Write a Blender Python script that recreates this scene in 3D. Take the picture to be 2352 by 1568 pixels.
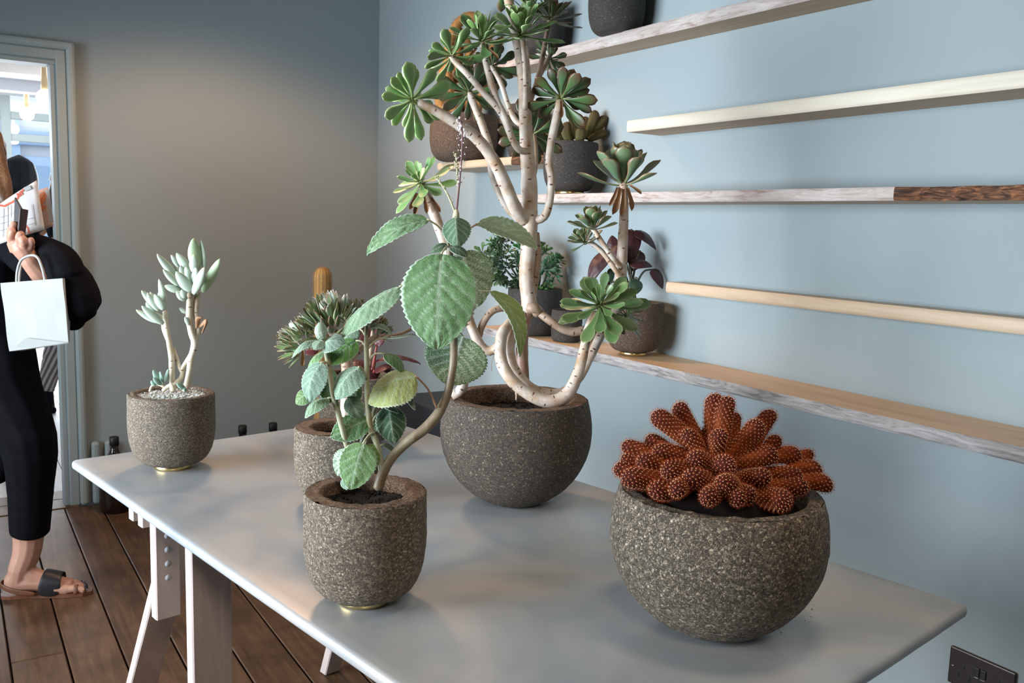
import bpy, bmesh, math, random
from mathutils import Vector, Matrix, noise

random.seed(7)
for o in list(bpy.data.objects):
    bpy.data.objects.remove(o)
SC = bpy.context.scene
COL = SC.collection

# ------------------------------------------------------------------ camera, light, exposure
F_PX, PITCH, ROLL, YAW, TROT = 2052.65, 0.130168, -0.0309765, 0.565626, 0.175745
CAM = Vector((0, 0, 1.38))
_f = Vector((math.sin(YAW) * math.cos(PITCH), math.cos(YAW) * math.cos(PITCH), -math.sin(PITCH)))
_r0 = Vector((math.cos(YAW), -math.sin(YAW), 0))
_d0 = _f.cross(_r0)
CR = math.cos(ROLL) * _r0 + math.sin(ROLL) * _d0            # right
CU = -(-math.sin(ROLL) * _r0 + math.cos(ROLL) * _d0)        # up
CT = -_f                                                    # toward the viewer
cam = bpy.data.cameras.new('camera')
cam.sensor_width = 36
cam.lens = 36 * F_PX / 2352
cam.clip_start = 0.05
cam.dof.use_dof = True
cam.dof.focus_distance = 1.75
cam.dof.aperture_fstop = 13
camo = bpy.data.objects.new('camera', cam)
COL.objects.link(camo)
M = Matrix((CR, CU, CT)).transposed().to_4x4()
M.translation = CAM
camo.matrix_world = M
SC.camera = camo
SC.view_settings.view_transform = 'Standard'
SC.view_settings.look = 'None'
SC.view_settings.gamma = 1.0
SC.view_settings.use_curve_mapping = False
SC.view_settings.exposure = 0.0
try:
    SC.cycles.use_denoising = True
    SC.cycles.max_bounces = 8
    SC.cycles.sample_clamp_indirect = 6
    SC.cycles.caustics_reflective = False
    SC.cycles.caustics_refractive = False
except Exception:
    pass

world = bpy.data.worlds.new('sky')
SC.world = world
world.use_nodes = True
world.node_tree.nodes['Background'].inputs[0].default_value = (0.78, 0.88, 1.0, 1)
world.node_tree.nodes['Background'].inputs[1].default_value = 2.6


def lamp(name, typ, loc, aim, energy, color, size=0.1, size_y=None, angle=None, blend=0.3):
    l = bpy.data.lights.new(name, typ)
    l.energy = energy
    l.color = color
    if typ == 'AREA':
        l.shape = 'RECTANGLE'
        l.size = size
        l.size_y = size_y or size
    else:
        l.shadow_soft_size = size
    if typ == 'SPOT':
        l.spot_size = angle
        l.spot_blend = blend
    o = bpy.data.objects.new(name, l)
    COL.objects.link(o)
    o.location = loc
    o.rotation_euler = (Vector(aim) - Vector(loc)).to_track_quat('-Z', 'Y').to_euler()
    return o


# daylight through the wide window in the left wall (just outside its opening)
wl = lamp('window_daylight', 'AREA', (-2.05, 2.25, 1.3), (1.9, 2.1, 1.15), 96, (0.82, 0.91, 1.0), 2.4, 1.35)
wl.data.spread = math.radians(90)
# daylight through the shop front of the next room
lamp('shopfront_daylight', 'AREA', (0.8, 11.2, 1.6), (0.4, 0, 1.2), 430, (0.88, 0.94, 1.0), 5.0, 2.4)
# ceiling spots and added fill: over the far corner, behind the viewer (fill), over the near end of the table
lamp('ceiling_and_fill_spot', 'SPOT', (1.0, 3.35, 2.6), (1.05, 3.6, 0), 82, (1.0, 0.60, 0.36), 0.16, angle=math.radians(136), blend=0.4)
lamp('ceiling_and_fill_spot', 'SPOT', (-0.25, -0.9, 2.6), (0.75, 1.5, 0.75), 125, (1.0, 0.82, 0.66), 0.35, angle=math.radians(62), blend=0.8)  # added warm fill for the pot fronts, no known lamp
lamp('ceiling_and_fill_spot', 'SPOT', (1.0, 0.70, 2.62), (1.12, 0.95, 0.74), 44, (1.0, 0.74, 0.52), 0.2, angle=math.radians(46), blend=0.7)

# ------------------------------------------------------------------ helpers


def cv(a, b, c):
    return CR * a + CU * b + CT * c


def PX(x, y, d):
    """point that the pixel (x, y) of the 2352 x 1568 frame shows at distance d along the view axis"""
    return CAM + (CR * ((x - 1176) / F_PX) - CU * ((y - 784) / F_PX) - CT) * d


def onplane(x, y, ax, val):
    d = CR * ((x - 1176) / F_PX) - CU * ((y - 784) / F_PX) - CT
    return CAM + d * ((val - CAM[ax]) / d[ax])


def tag(o, label=None, cat=None, group=None, kind=None):
    if label:
        o['label'] = label
    if cat:
        o['category'] = cat
    if group:
        o['group'] = group
    if kind:
        o['kind'] = kind
    return o


def empty(name, loc, label, cat, group=None):
    o = bpy.data.objects.new(name, None)
    COL.objects.link(o)
    o.location = loc
    o.empty_display_size = 0.05
    return tag(o, label, cat, group)


def mesh(name, verts, faces, mats, smooth=True, org=None):
    me = bpy.data.meshes.new(name)
    if org is not None:
        verts = [(v[0] - org[0], v[1] - org[1], v[2] - org[2]) for v in verts]
    me.from_pydata([tuple(v) for v in verts], [], faces)
    for m in (mats if isinstance(mats, (list, tuple)) else [mats]):
        me.materials.append(m)
    if smooth and len(me.polygons):
        me.polygons.foreach_set('use_smooth', [True] * len(me.polygons))
    me.update()
    return me


def link(name, me, parent=None, color=None):
    o = bpy.data.objects.new(name, me)
    COL.objects.link(o)
    if parent is not None:
        o.parent = parent
    if color is not None:
        o.color = (*color, 1)
    return o


def obj(name, verts, faces, mats, parent=None, smooth=True, org=None, color=None):
    return link(name, mesh(name, verts, faces, mats, smooth, org), parent, color)


def set_attr(me, name, vals):
    a = me.attributes.new(name, 'FLOAT', 'POINT')
    a.data.foreach_set('value', vals)


def set_col(me, cols):
    a = me.attributes.new('Col', 'FLOAT_COLOR', 'POINT')
    flat = []
    for c in cols:
        flat += [c[0], c[1], c[2], 1.0]
    a.data.foreach_set('color', flat)


def set_uv(me, uvs):
    l = me.uv_layers.new(name='UVMap')
    idx = [0] * len(me.loops)
    me.loops.foreach_get('vertex_index', idx)
    flat = []
    for i in idx:
        flat += [uvs[i][0], uvs[i][1]]
    l.data.foreach_set('uv', flat)


def catmull(pts, step):
    """resample a list of tuples (any dimension) into a smooth curve"""
    P = [Vector(p) for p in pts]
    if len(P) == 2:
        P = [P[0], (P[0] + P[1]) / 2, P[1]]
    out = []
    for i in range(len(P) - 1):
        p0 = P[i - 1] if i else P[0] * 2 - P[1]
        p1, p2 = P[i], P[i + 1]
        p3 = P[i + 2] if i + 2 < len(P) else P[-1] * 2 - P[-2]
        n = max(1, int((Vector(p2[:3]) - Vector(p1[:3])).length / step))
        for k in range(n):
            t = k / n
            out.append(0.5 * ((2 * p1) + (p2 - p0) * t + (2 * p0 - 5 * p1 + 4 * p2 - p3) * t * t + (3 * p1 - p0 - 3 * p2 + p3) * t ** 3))
    out.append(P[-1])
    return out


def tube_data(pts, rad, seg=10, step=None, cap=True, flat=1.0, wob=0.0):
    """pts: Vectors; rad: radius or list. Returns verts, faces, uvs"""
    if not isinstance(rad, (list, tuple)):
        rad = [rad] * len(pts)
    Q = catmull([(*p, r) for p, r in zip(pts, rad)], step or max(0.004, min(rad) * 0.9))
    C = [Vector(q[:3]) for q in Q]
    Rr = [max(1e-4, q[3]) for q in Q]
    n = len(C)
    t0 = (C[1] - C[0]).normalized()
    up = Vector((0, 0, 1)) if abs(t0.z) < 0.9 else Vector((1, 0, 0))
    u = (up - t0 * up.dot(t0)).normalized()
    V, Fc, UV = [], [], []
    L = 0
    for i in range(n):
        t = (C[min(i + 1, n - 1)] - C[max(i - 1, 0)])
        t = t.normalized() if t.length > 1e-9 else t0
        u = u - t * u.dot(t)
        u = u.normalized() if u.length > 1e-9 else t.orthogonal().normalized()
        w = t.cross(u)
        if i:
            L += (C[i] - C[i - 1]).length
        for k in range(seg):
            a = 2 * math.pi * k / seg
            r = Rr[i]
            if wob:
                r *= 1 + wob * noise.noise(C[i] * 40 + Vector((math.cos(a), math.sin(a), 0)) * 0.8)
            V.append(C[i] + u * (math.cos(a) * r) + w * (math.sin(a) * r * flat))
            UV.append((L, a / (2 * math.pi) * 6.283 * max(Rr[i], .002)))
    for i in range(n - 1):
        for k in range(seg):
            a, b = i * seg + k, i * seg + (k + 1) % seg
            Fc.append((a, b, b + seg, a + seg))
    if cap:
        for (ci, base, s) in ((0, 0, -1), (n - 1, (n - 1) * seg, 1)):
            t = (C[1] - C[0]).normalized() * -1 if ci == 0 else (C[-1] - C[-2]).normalized()
            V.append(C[ci] + t * Rr[ci] * 0.55)
            UV.append(UV[base])
            e = len(V) - 1
            for k in range(seg):
                a, b = base + k, base + (k + 1) % seg
                Fc.append((b, a, e) if s < 0 else (a, b, e))
    return V, Fc, UV


def tube(name, pts, rad, mat, parent=None, org=None, seg=10, step=None, cap=True, flat=1.0, wob=0.0, color=None):
    V, Fc, UV = tube_data(pts, rad, seg, step, cap, flat, wob)
    o = obj(name, V, Fc, mat, parent, True, org, color)
    set_uv(o.data, UV)
    return o


def join_data(parts):
    V, Fc = [], []
    for v, f in parts:
        b = len(V)
        V += list(v)
        Fc += [tuple(i + b for i in q) for q in f]
    return V, Fc


def lathe_data(prof, seg=48, center=(0, 0, 0), jit=0.0, seed=0):
    V, Fc = [], []
    c = Vector(center)
    n = len(prof)
    for i, (r, z) in enumerate(prof):
        for k in range(seg):
            a = 2 * math.pi * k / seg
            p = Vector((r * math.cos(a), r * math.sin(a), z))
            if jit and r > 1e-4:
                q = p * 90 + Vector((seed, 0, 0))
                p += Vector((p.x, p.y, 0)).normalized() * (noise.noise(q) * jit) + Vector((0, 0, noise.noise(q + Vector((9, 9, 9))) * jit))
            V.append(c + p)
    for i in range(n - 1):
        for k in range(seg):
            a, b = i * seg + k, i * seg + (k + 1) % seg
            Fc.append((a, b, b + seg, a + seg))
    Fc.append(tuple(reversed(range(seg))))
    Fc.append(tuple((n - 1) * seg + k for k in range(seg)))
    return V, Fc


def box_data(o, ex, ey, ez):
    """box from the corner o with the edge vectors ex, ey, ez (right handed)"""
    o, ex, ey, ez = Vector(o), Vector(ex), Vector(ey), Vector(ez)
    V = [o, o + ex, o + ex + ey, o + ey, o + ez, o + ex + ez, o + ex + ey + ez, o + ey + ez]
    return V, [(3, 2, 1, 0), (4, 5, 6, 7), (0, 1, 5, 4), (1, 2, 6, 5), (2, 3, 7, 6), (3, 0, 4, 7)]


def bevel(o, w, seg=2):
    m = o.modifiers.new('bevel', 'BEVEL')
    m.width = w
    m.segments = seg
    m.limit_method = 'ANGLE'
    return o


def abox(name, lo, hi, mat, parent=None, bev=0, org=None):
    lo, hi = Vector(lo), Vector(hi)
    V, Fc = box_data(lo, (hi.x - lo.x, 0, 0), (0, hi.y - lo.y, 0), (0, 0, hi.z - lo.z))
    o = obj(name, V, Fc, mat, parent, False, org)
    return bevel(o, bev) if bev else o


def blob(name, chains, mat, parent=None, org=None, voxel=0.006, smooth=5, seg=12, color=None):
    """tapered tubes melted into one continuous surface"""
    parts = []
    for pts, rad in chains:
        V, Fc, _ = tube_data(pts, rad, seg, step=max(.006, min(rad) * .6) if isinstance(rad, (list, tuple)) else max(.006, rad * .6))
        parts.append((V, Fc))
    V, Fc = join_data(parts)
    o = obj(name, V, Fc, mat, parent, True, org, color)
    r = o.modifiers.new('remesh', 'REMESH')
    r.mode = 'VOXEL'
    r.voxel_size = voxel
    r.use_smooth_shade = True
    s = o.modifiers.new('smooth', 'SMOOTH')
    s.factor = 0.5
    s.iterations = smooth
    return o


# ------------------------------------------------------------------ materials


class NT:
    def __init__(self, name, rough=0.5, metal=0.0):
        self.m = bpy.data.materials.new(name)
        self.m.use_nodes = True
        self.t = self.m.node_tree
        self.b = self.t.nodes['Principled BSDF']
        self.b.inputs['Roughness'].default_value = rough
        self.b.inputs['Metallic'].default_value = metal

    def n(self, typ, **kw):
        x = self.t.nodes.new(typ)
        for k, v in kw.items():
            if k in ('inputs',):
                for i, val in v.items():
                    x.inputs[i].default_value = val
            else:
                setattr(x, k, v)
        return x

    def l(self, a, b):
        self.t.links.new(a, b)

    def coord(self, kind='Object', scale=(1, 1, 1)):
        c = self.n('ShaderNodeTexCoord')
        mp = self.n('ShaderNodeMapping')
        mp.inputs['Scale'].default_value = scale
        self.l(c.outputs[kind], mp.inputs['Vector'])
        return mp.outputs['Vector']

    def noise(self, vec, scale, detail=4, rough=0.55, dist=0.0):
        x = self.n('ShaderNodeTexNoise')
        x.inputs['Scale'].default_value = scale
        x.inputs['Detail'].default_value = detail
        x.inputs['Roughness'].default_value = rough
        x.inputs['Distortion'].default_value = dist
        self.l(vec, x.inputs['Vector'])
        return x.outputs['Fac']

    def vor(self, vec, scale, feature='F1', rnd=1.0):
        x = self.n('ShaderNodeTexVoronoi', feature=feature)
        x.inputs['Scale'].default_value = scale
        x.inputs['Randomness'].default_value = rnd
        self.l(vec, x.inputs['Vector'])
        return x

    def ramp(self, fac, stops, interp='LINEAR'):
        r = self.n('ShaderNodeValToRGB')
        cr = r.color_ramp
        cr.interpolation = interp
        while len(cr.elements) < len(stops):
            cr.elements.new(0.5)
        for e, (p, c) in zip(cr.elements, stops):
            e.position = p
            e.color = (*c, 1) if len(c) == 3 else c
        self.l(fac, r.inputs['Fac'])
        return r.outputs['Color']

    def mix(self, fac, a, b, mode='MIX'):
        x = self.n('ShaderNodeMix', data_type='RGBA', blend_type=mode)
        for sock, v in ((x.inputs[0], fac), (x.inputs[6], a), (x.inputs[7], b)):
            if hasattr(v, 'is_linked') or hasattr(v, 'links'):
                self.l(v, sock)
            elif isinstance(v, (int, float)):
                sock.default_value = v
            else:
                sock.default_value = (*v, 1)
        return x.outputs[2]

    def math(self, op, a, b=None):
        x = self.n('ShaderNodeMath', operation=op)
        for i, v in enumerate((a, b)):
            if v is None:
                continue
            if isinstance(v, (int, float)):
                x.inputs[i].default_value = v
            else:
                self.l(v, x.inputs[i])
        return x.outputs[0]

    def attr(self, name, out='Fac'):
        x = self.n('ShaderNodeAttribute', attribute_name=name)
        return x.outputs[out]

    def objinfo(self, out):
        return self.n('ShaderNodeObjectInfo').outputs[out]

    def base(self, c):
        if isinstance(c, (tuple, list)):
            self.b.inputs['Base Color'].default_value = (*c, 1)
        else:
            self.l(c, self.b.inputs['Base Color'])

    def bump(self, h, strength=0.3, dist=0.01):
        x = self.n('ShaderNodeBump')
        x.inputs['Strength'].default_value = strength
        x.inputs['Distance'].default_value = dist
        self.l(h, x.inputs['Height'])
        self.l(x.outputs[0], self.b.inputs['Normal'])

    def sheen(self, w, tint=(1, 1, 1), r=0.4):
        self.b.inputs['Sheen Weight'].default_value = w
        self.b.inputs['Sheen Roughness'].default_value = r
        self.b.inputs['Sheen Tint'].default_value = (*tint, 1)


def m_paint(name, a, b, rough=0.75, bumpy=0.12):
    t = NT(name, rough)
    v = t.coord('Object')
    n1 = t.noise(v, 1.3, 5, .6)
    t.base(t.mix(n1, a, b))
    t.bump(t.noise(v, 60, 3), bumpy, 0.004)
    return t.m


def m_plain(name, c, rough=0.5, metal=0.0, var=0.12, scale=30, bump=0.0):
    t = NT(name, rough, metal)
    if 'black_' in name and rough > .8:
        t.b.inputs['Specular IOR Level'].default_value = .06
    v = t.coord('Object')
    n = t.noise(v, scale, 4)
    t.base(t.mix(n, tuple(x * (1 - var) for x in c), tuple(min(1, x * (1 + var)) for x in c)))
    if bump:
        t.bump(n, bump, 0.003)
    return t.m


def m_floorwood(name, dark, light, worn, dirt=0.5):
    t = NT(name, 0.5)
    t.b.inputs['Specular IOR Level'].default_value = .3
    v = t.coord('Object')
    rnd = t.objinfo('Random')
    off = t.n('ShaderNodeVectorMath', operation='ADD')
    cx = t.n('ShaderNodeCombineXYZ')
    t.l(t.math('MULTIPLY', rnd, 37.0), cx.inputs[0])
    t.l(t.math('MULTIPLY', rnd, 11.0), cx.inputs[1])
    t.l(v, off.inputs[0])
    t.l(cx.outputs[0], off.inputs[1])
    mp = t.n('ShaderNodeMapping')
    mp.inputs['Scale'].default_value = (14, 1.3, 14)
    t.l(off.outputs[0], mp.inputs['Vector'])
    grain = t.noise(mp.outputs[0], 2.2, 6, .62, 1.2)
    c = t.ramp(grain, [(.25, dark), (.55, light), (.8, worn)])
    sp = t.noise(off.outputs[0], 5.5, 5, .65)
    c = t.mix(t.ramp(sp, [(.33, (dirt,) * 3), (.55, (0, 0, 0))]), c, tuple(x * .28 for x in dark))
    k = t.vor(off.outputs[0], 2.6)
    kn = t.ramp(k.outputs['Distance'], [(.05, (.85,) * 3), (.11, (0, 0, 0))])
    c = t.mix(kn, c, (.02, .012, .008))
    c = t.mix(t.math('MULTIPLY', rnd, .4), c, tuple(x * .5 for x in dark))
    t.base(c)
    t.bump(grain, 0.18, 0.003)
    return t.m


def m_wood(name, a, b, c, axis=(9, 1, 9), knots=(.25, .1, .05), rough=0.5, knot_scale=1.6, streak=2.0):
    t = NT(name, rough)
    v = t.coord('Object', axis)
    g = t.noise(v, streak, 6, .6, 1.5)
    col = t.ramp(g, [(.28, a), (.52, b), (.75, c)])
    v2 = t.coord('Object', (1.6, .55, 1.6))
    k = t.vor(v2, knot_scale)
    kn = t.ramp(k.outputs['Distance'], [(.03, (.8,) * 3), (.09, (0, 0, 0))])
    col = t.mix(kn, col, knots)
    t.base(col)
    t.bump(g, 0.15, 0.002)
    return t.m


def m_bark(name, a, b, c, sc=(16, 3, 26), rough=0.8):
    t = NT(name, rough)
    v = t.coord('Object', sc)
    g = t.noise(v, 1.6, 7, .68, 2.0)
    n2 = t.noise(t.coord('Object'), 6, 4)
    col = t.ramp(g, [(.33, a), (.47, b), (.66, c)])
    t.base(t.mix(t.ramp(n2, [(.35, (.35,) * 3), (.6, (0, 0, 0))]), col, a))
    t.bump(g, 0.6, 0.008)
    return t.m


def m_stone(name, grits, scale, bump=0.7, tone=(1, 1, 1), glint=0.9):
    """cast aggregate: packed grit, each grain its own shade"""
    t = NT(name, 0.72)
    v0 = t.coord('Object')
    wn = t.n('ShaderNodeTexNoise')
    wn.inputs['Scale'].default_value = scale * .9
    wn.inputs['Detail'].default_value = 3
    t.l(v0, wn.inputs['Vector'])
    ws = t.n('ShaderNodeVectorMath', operation='MULTIPLY_ADD')
    t.l(wn.outputs['Color'], ws.inputs[0])
    ws.inputs[1].default_value = (1.7 / scale,) * 3
    t.l(v0, ws.inputs[2])
    v = ws.outputs[0]
    f = t.vor(v, scale)
    bw = t.n('ShaderNodeSeparateColor')
    t.l(f.outputs['Color'], bw.inputs[0])
    col = t.ramp(bw.outputs[0], grits, 'LINEAR')
    edge = t.vor(v, scale, 'DISTANCE_TO_EDGE')
    e = t.ramp(edge.outputs['Distance'], [(0.0, (1, 1, 1)), (.16, (0, 0, 0))])
    col = t.mix(t.math('MULTIPLY', e, .5), col, tuple(x * .4 for x in grits[0][1]))
    f2 = t.vor(v0, scale * 2.3)
    b2_ = t.n('ShaderNodeSeparateColor')
    t.l(f2.outputs['Color'], b2_.inputs[0])
    col = t.mix(.3, col, t.ramp(b2_.outputs[1], grits))
    big = t.noise(v, 9, 4)
    col = t.mix(t.ramp(big, [(.3, (.35,) * 3), (.65, (0, 0, 0))]), col, t.mix(.5, col, (.02, .017, .013)))
    fine = t.noise(v, scale * 2.2, 2)
    col = t.mix(.5, col, t.mix(fine, (0, 0, 0), col, 'MULTIPLY'))
    col = t.mix(1.0, col, tuple(q * x for q, x in zip((1.62, 1.45, 1.22), tone)), 'MULTIPLY')
    t.base(col)
    h = t.math('SUBTRACT', t.math('ADD', bw.outputs[0], t.math('MULTIPLY', b2_.outputs[1], .7)), t.math('MULTIPLY', e, .6))
    t.bump(h, bump, 0.0022)
    t.b.inputs['Specular IOR Level'].default_value = glint * .6
    return t.m


def m_col(name, rough=0.45, sub=0.0, sheen=0.0, objcol=True, noise_amt=0.25, nscale=60, coat=0.0):
    """colour from the vertices, times the object's own colour"""
    t = NT(name, rough)
    c = t.attr('Col', 'Color')
    if objcol:
        c = t.mix(1.0, c, t.objinfo('Color'), 'MULTIPLY')
    n = t.noise(t.coord('Object'), nscale, 3)
    c = t.mix(noise_amt, c, t.mix(n, (0, 0, 0), c, 'MIX'))
    t.base(c)
    if sub:
        t.b.inputs['Subsurface Weight'].default_value = sub
        t.b.inputs['Subsurface Radius'].default_value = (.004, .006, .002)
        t.b.inputs['Subsurface Scale'].default_value = 0.5
    if sheen:
        t.sheen(sheen)
    if coat:
        t.b.inputs['Coat Weight'].default_value = coat
        t.b.inputs['Coat Roughness'].default_value = .25
    return t.m


def m_stem(name, pale, mid, scar, rough=0.5, sx=26, sy=70, warm=.5):
    """smooth succulent bark with short dark leaf scars across the stem"""
    t = NT(name, rough)
    uv = t.coord('UV', (sx * 4.2, sx * 1.7, 1))
    f = t.vor(uv, 1.0, 'F1', .75)
    s = t.ramp(f.outputs['Distance'], [(.16, (1, 1, 1)), (.25, (0, 0, 0))])
    n = t.noise(t.coord('Object'), 28, 4)
    n2 = t.noise(t.coord('Object'), 120, 3)
    c = t.mix(t.ramp(n, [(.35, (0, 0, 0)), (.68, (warm * 2,) * 3)]), pale, mid)
    c = t.mix(t.math('MULTIPLY', n2, .35), c, mid)
    c = t.mix(s, c, scar)
    t.base(c)
    t.bump(t.math('SUBTRACT', n2, t.math('MULTIPLY', s, .6)), .3, .002)
    return t.m


def m_velvet(name, under=False):
    """silver spurflower leaf: quilted, downy, pale veins; the object's colour is the blade's own green"""
    t = NT(name, 0.62)
    oc = t.objinfo('Color')
    vein = t.attr('vein')
    edge = t.attr('edge')
    uv = t.coord('UV', (1, 1, 1))
    net = t.vor(uv, 400 if under else 360, 'DISTANCE_TO_EDGE', .9)
    nn = t.noise(uv, 25, 4)
    if under:
        nm = t.ramp(net.outputs['Distance'], [(.03, (1, 1, 1)), (.11, (0, 0, 0))])
        c = t.mix(t.math('MULTIPLY', nm, .85), t.mix(1.0, oc, (.5, .68, .42), 'MULTIPLY'), (.66, .78, .68))
        c = t.mix(vein, c, (.74, .84, .74))
        t.base(c)
        t.bump(t.math('ADD', vein, t.math('MULTIPLY', nm, .5)), .5, .002)
    else:
        nm = t.ramp(net.outputs['Distance'], [(.0, (1, 1, 1)), (.14, (0, 0, 0))])
        c = t.mix(t.math('MULTIPLY', nn, .55), oc, t.mix(1.0, oc, (.55, .75, .5), 'MULTIPLY'))
        c = t.mix(t.math('MULTIPLY', nm, .5), c, t.mix(1.0, oc, (.4, .5, .4), 'MULTIPLY'))
        c = t.mix(t.math('MULTIPLY', vein, .75), c, (.42, .54, .41))
        c = t.mix(edge, c, (.55, .66, .55))
        t.base(c)
        t.bump(t.math('SUBTRACT', t.math('MULTIPLY', vein, .8), t.math('MULTIPLY', nm, .55)), .45, .0016)
    t.sheen(.2, (.9, 1, .92), .35)
    t.b.inputs['Specular IOR Level'].default_value = .25
    return t.m


def m_glow(name, c, s):
    t = NT(name)
    t.base(c)
    t.b.inputs['Emission Color'].default_value = (*c, 1)
    t.b.inputs['Emission Strength'].default_value = s
    return t.m


MT = {}
MT['wall'] = m_paint('blue_grey_wall_paint', (.252, .303, .314), (.282, .333, .344))
MT['ceiling'] = m_paint('ceiling_paint', (.26, .27, .27), (.30, .31, .31))  # unseen ceiling kept dark to cut bounced light
MT['walldark'] = m_paint('dark_low_bounce_paint', (.10, .09, .08), (.13, .115, .10))  # unseen left and front walls darkened to reduce ambient bounce
MT['white'] = m_paint('white_room_paint', (.52, .54, .58), (.57, .59, .63))
MT['trim'] = m_paint('grey_green_gloss_paint', (.27, .33, .33), (.31, .37, .37), .5, .05)
MT['floor'] = m_floorwood('worn_floor_board', (.058, .028, .014), (.130, .067, .033), (.205, .115, .060))
MT['floor_pale'] = m_floorwood('pale_floor_board', (.46, .42, .38), (.62, .58, .54), (.72, .68, .64), .12)
MT['gap'] = m_plain('dark_void_under_boards', (.008, .006, .005), .9)
MT['pine'] = m_wood('pale_sawn_wood', (.42, .30, .195), (.50, .375, .255), (.57, .45, .32))
MT['pine_white'] = m_wood('bleached_sawn_wood', (.50, .44, .34), (.58, .52, .41), (.63, .57, .47))
MT['pine_tan'] = m_wood('tan_bounce_planed_wood', (.36, .225, .125), (.45, .295, .17), (.52, .36, .22))  # tan carries the brown floor bounce on the shelf undersides
MT['oak'] = m_wood('lamplit_honey_wood_top', (.58, .35, .185), (.72, .48, .28), (.79, .56, .35), knot_scale=1.1)  # honey wood lightened to carry the lamp light on the lowest shelf
MT['barkgrey'] = m_bark('weathered_grey_edge', (.11, .10, .095), (.30, .285, .28), (.48, .46, .455))
MT['barkpale'] = m_bark('pale_live_edge', (.26, .18, .15), (.46, .40, .365), (.58, .53, .49))
MT['barkdark'] = m_bark('raw_brown_bark', (.012, .006, .004), (.10, .042, .020), (.42, .17, .065), (10, 9, 46))
MT['timber'] = m_wood('pale_pinkish_timber', (.46, .38, .345), (.53, .445, .405), (.60, .52, .48), (14, 14, 1.2), (.4, .3, .26), .55, .3)
MT['brass'] = m_plain('polished_brass', (.78, .60, .28), .25, 1.0, .08)
MT['soil'] = m_plain('potting_soil', (.012, .008, .006), .95, 0, .7, 260, 1.0)
MT['gravel'] = m_plain('white_gravel', (.56, .56, .53), .8, 0, .25, 130)
MT['black'] = m_plain('black_satin', (.010, .010, .012), .45, 0, .2)
MT['bottle'] = m_plain('dark_bottle_glass', (.016, .009, .006), .12, 0, .2)
MT['socket'] = m_plain('dark_bronze_plate', (.055, .045, .042), .32, .7, .15)
MT['plastic'] = m_plain('black_plastic', (.006, .006, .007), .5)
MT['chrome'] = m_plain('chrome', (.75, .74, .7), .2, 1.0)

GR = [(.0, (.04, .032, .025)), (.3, (.105, .087, .068)), (.55, (.20, .172, .138)), (.85, (.33, .295, .245)), (1.0, (.56, .53, .48))]
MT['stone_pale'] = m_stone('pale_aggregate', GR, 300, .7, (1.18, 1.16, 1.14))
MT['stone_fine'] = m_stone('fine_grey_aggregate', GR, 420, .6, (1.05, 1.05, 1.06))
MT['stone_dark'] = m_stone('dark_brown_aggregate', [(.0, (.018, .013, .010)), (.35, (.05, .038, .030)), (.7, (.105, .083, .066)), (.93, (.17, .14, .115)), (1.0, (.5, .45, .37))], 340, .6)
MT['stone_coarse'] = m_stone('coarse_aggregate', [(.0, (.022, .018, .014)), (.25, (.07, .059, .045)), (.55, (.18, .155, .12)), (.85, (.34, .305, .25)), (1.0, (.66, .62, .55))], 260, .9)
MT['stone_char'] = m_stone('charcoal_aggregate', [(.0, (.018, .016, .016)), (.5, (.045, .042, .041)), (.95, (.085, .08, .078)), (1.0, (.3, .29, .28))], 420, .5)
MT['stone_brown'] = m_stone('brown_aggregate', [(.0, (.045, .03, .022)), (.5, (.12, .078, .055)), (.9, (.2, .14, .105)), (1.0, (.42, .36, .3))], 380, .5)
MT['stone_rim'] = m_stone('rust_brown_rim', [(.0, (.06, .033, .018)), (.35, (.23, .13, .075)), (.7, (.39, .25, .16)), (1.0, (.56, .44, .34))], 330, .9)  # warm rust-brown grit for the rims

MT['leaf'] = m_col('succulent_leaf', .36, .08, 0, True, .2, 50)
MT['leaf_matt'] = m_col('powdery_leaf', .6, .1, .25, True, .2, 90)
MT['dry'] = m_plain('dried_leaf', (.30, .165, .085), .8, 0, .5, 60, .4)
MT['stem'] = m_stem('pale_scarred_stem', (.62, .58, .53), (.38, .25, .15), (.13, .05, .025))
MT['stem_brown'] = m_stem('brown_scarred_stem', (.42, .32, .235), (.25, .155, .095), (.08, .045, .03))
MT['stem_red'] = m_stem('reddish_trunk', (.36, .25, .2), (.22, .12, .085), (.07, .03, .02))
MT['stem_white'] = m_stem('chalky_stem', (.62, .60, .50), (.45, .36, .24), (.2, .12, .07), .7)
MT['stem_green'] = m_stem('downy_green_stem', (.40, .43, .30), (.27, .25, .13), (.2, .14, .08), .6, 9)
MT['stem_dark'] = m_stem('dark_green_stem', (.07, .085, .05), (.05, .05, .03), (.03, .02, .012), .6)
MT['petiole'] = m_plain('petiole', (.44, .43, .27), .6, 0, .25, 40)
MT['petiole_red'] = m_plain('reddish_petiole', (.40, .24, .15), .6, 0, .25, 40)
MT['velvet'] = m_velvet('silver_leaf_upper')
MT['velvet_under'] = m_velvet('silver_leaf_underside', True)
MT['flower'] = m_plain('lilac_white_flower', (.68, .62, .66), .7, 0, .2, 200)
MT['flower_stem'] = m_plain('purple_flower_stalk', (.20, .11, .12), .7, 0, .3, 60)
MT['copper'] = m_col('copper_cactus_skin', .75, .0, .0, True, .2, 200)
MT['copper'].node_tree.nodes['Principled BSDF'].inputs['Specular IOR Level'].default_value = .15
MT['spine'] = m_plain('rusty_spine', (.31, .042, .009), .55, 0, .4, 90)
MT['gold'] = m_plain('golden_cactus_wool', (.30, .155, .045), .8, 0, .35, 60)
MT['areole'] = m_plain('cream_areole', (.78, .55, .28), .8, 0, .3, 90)

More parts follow.
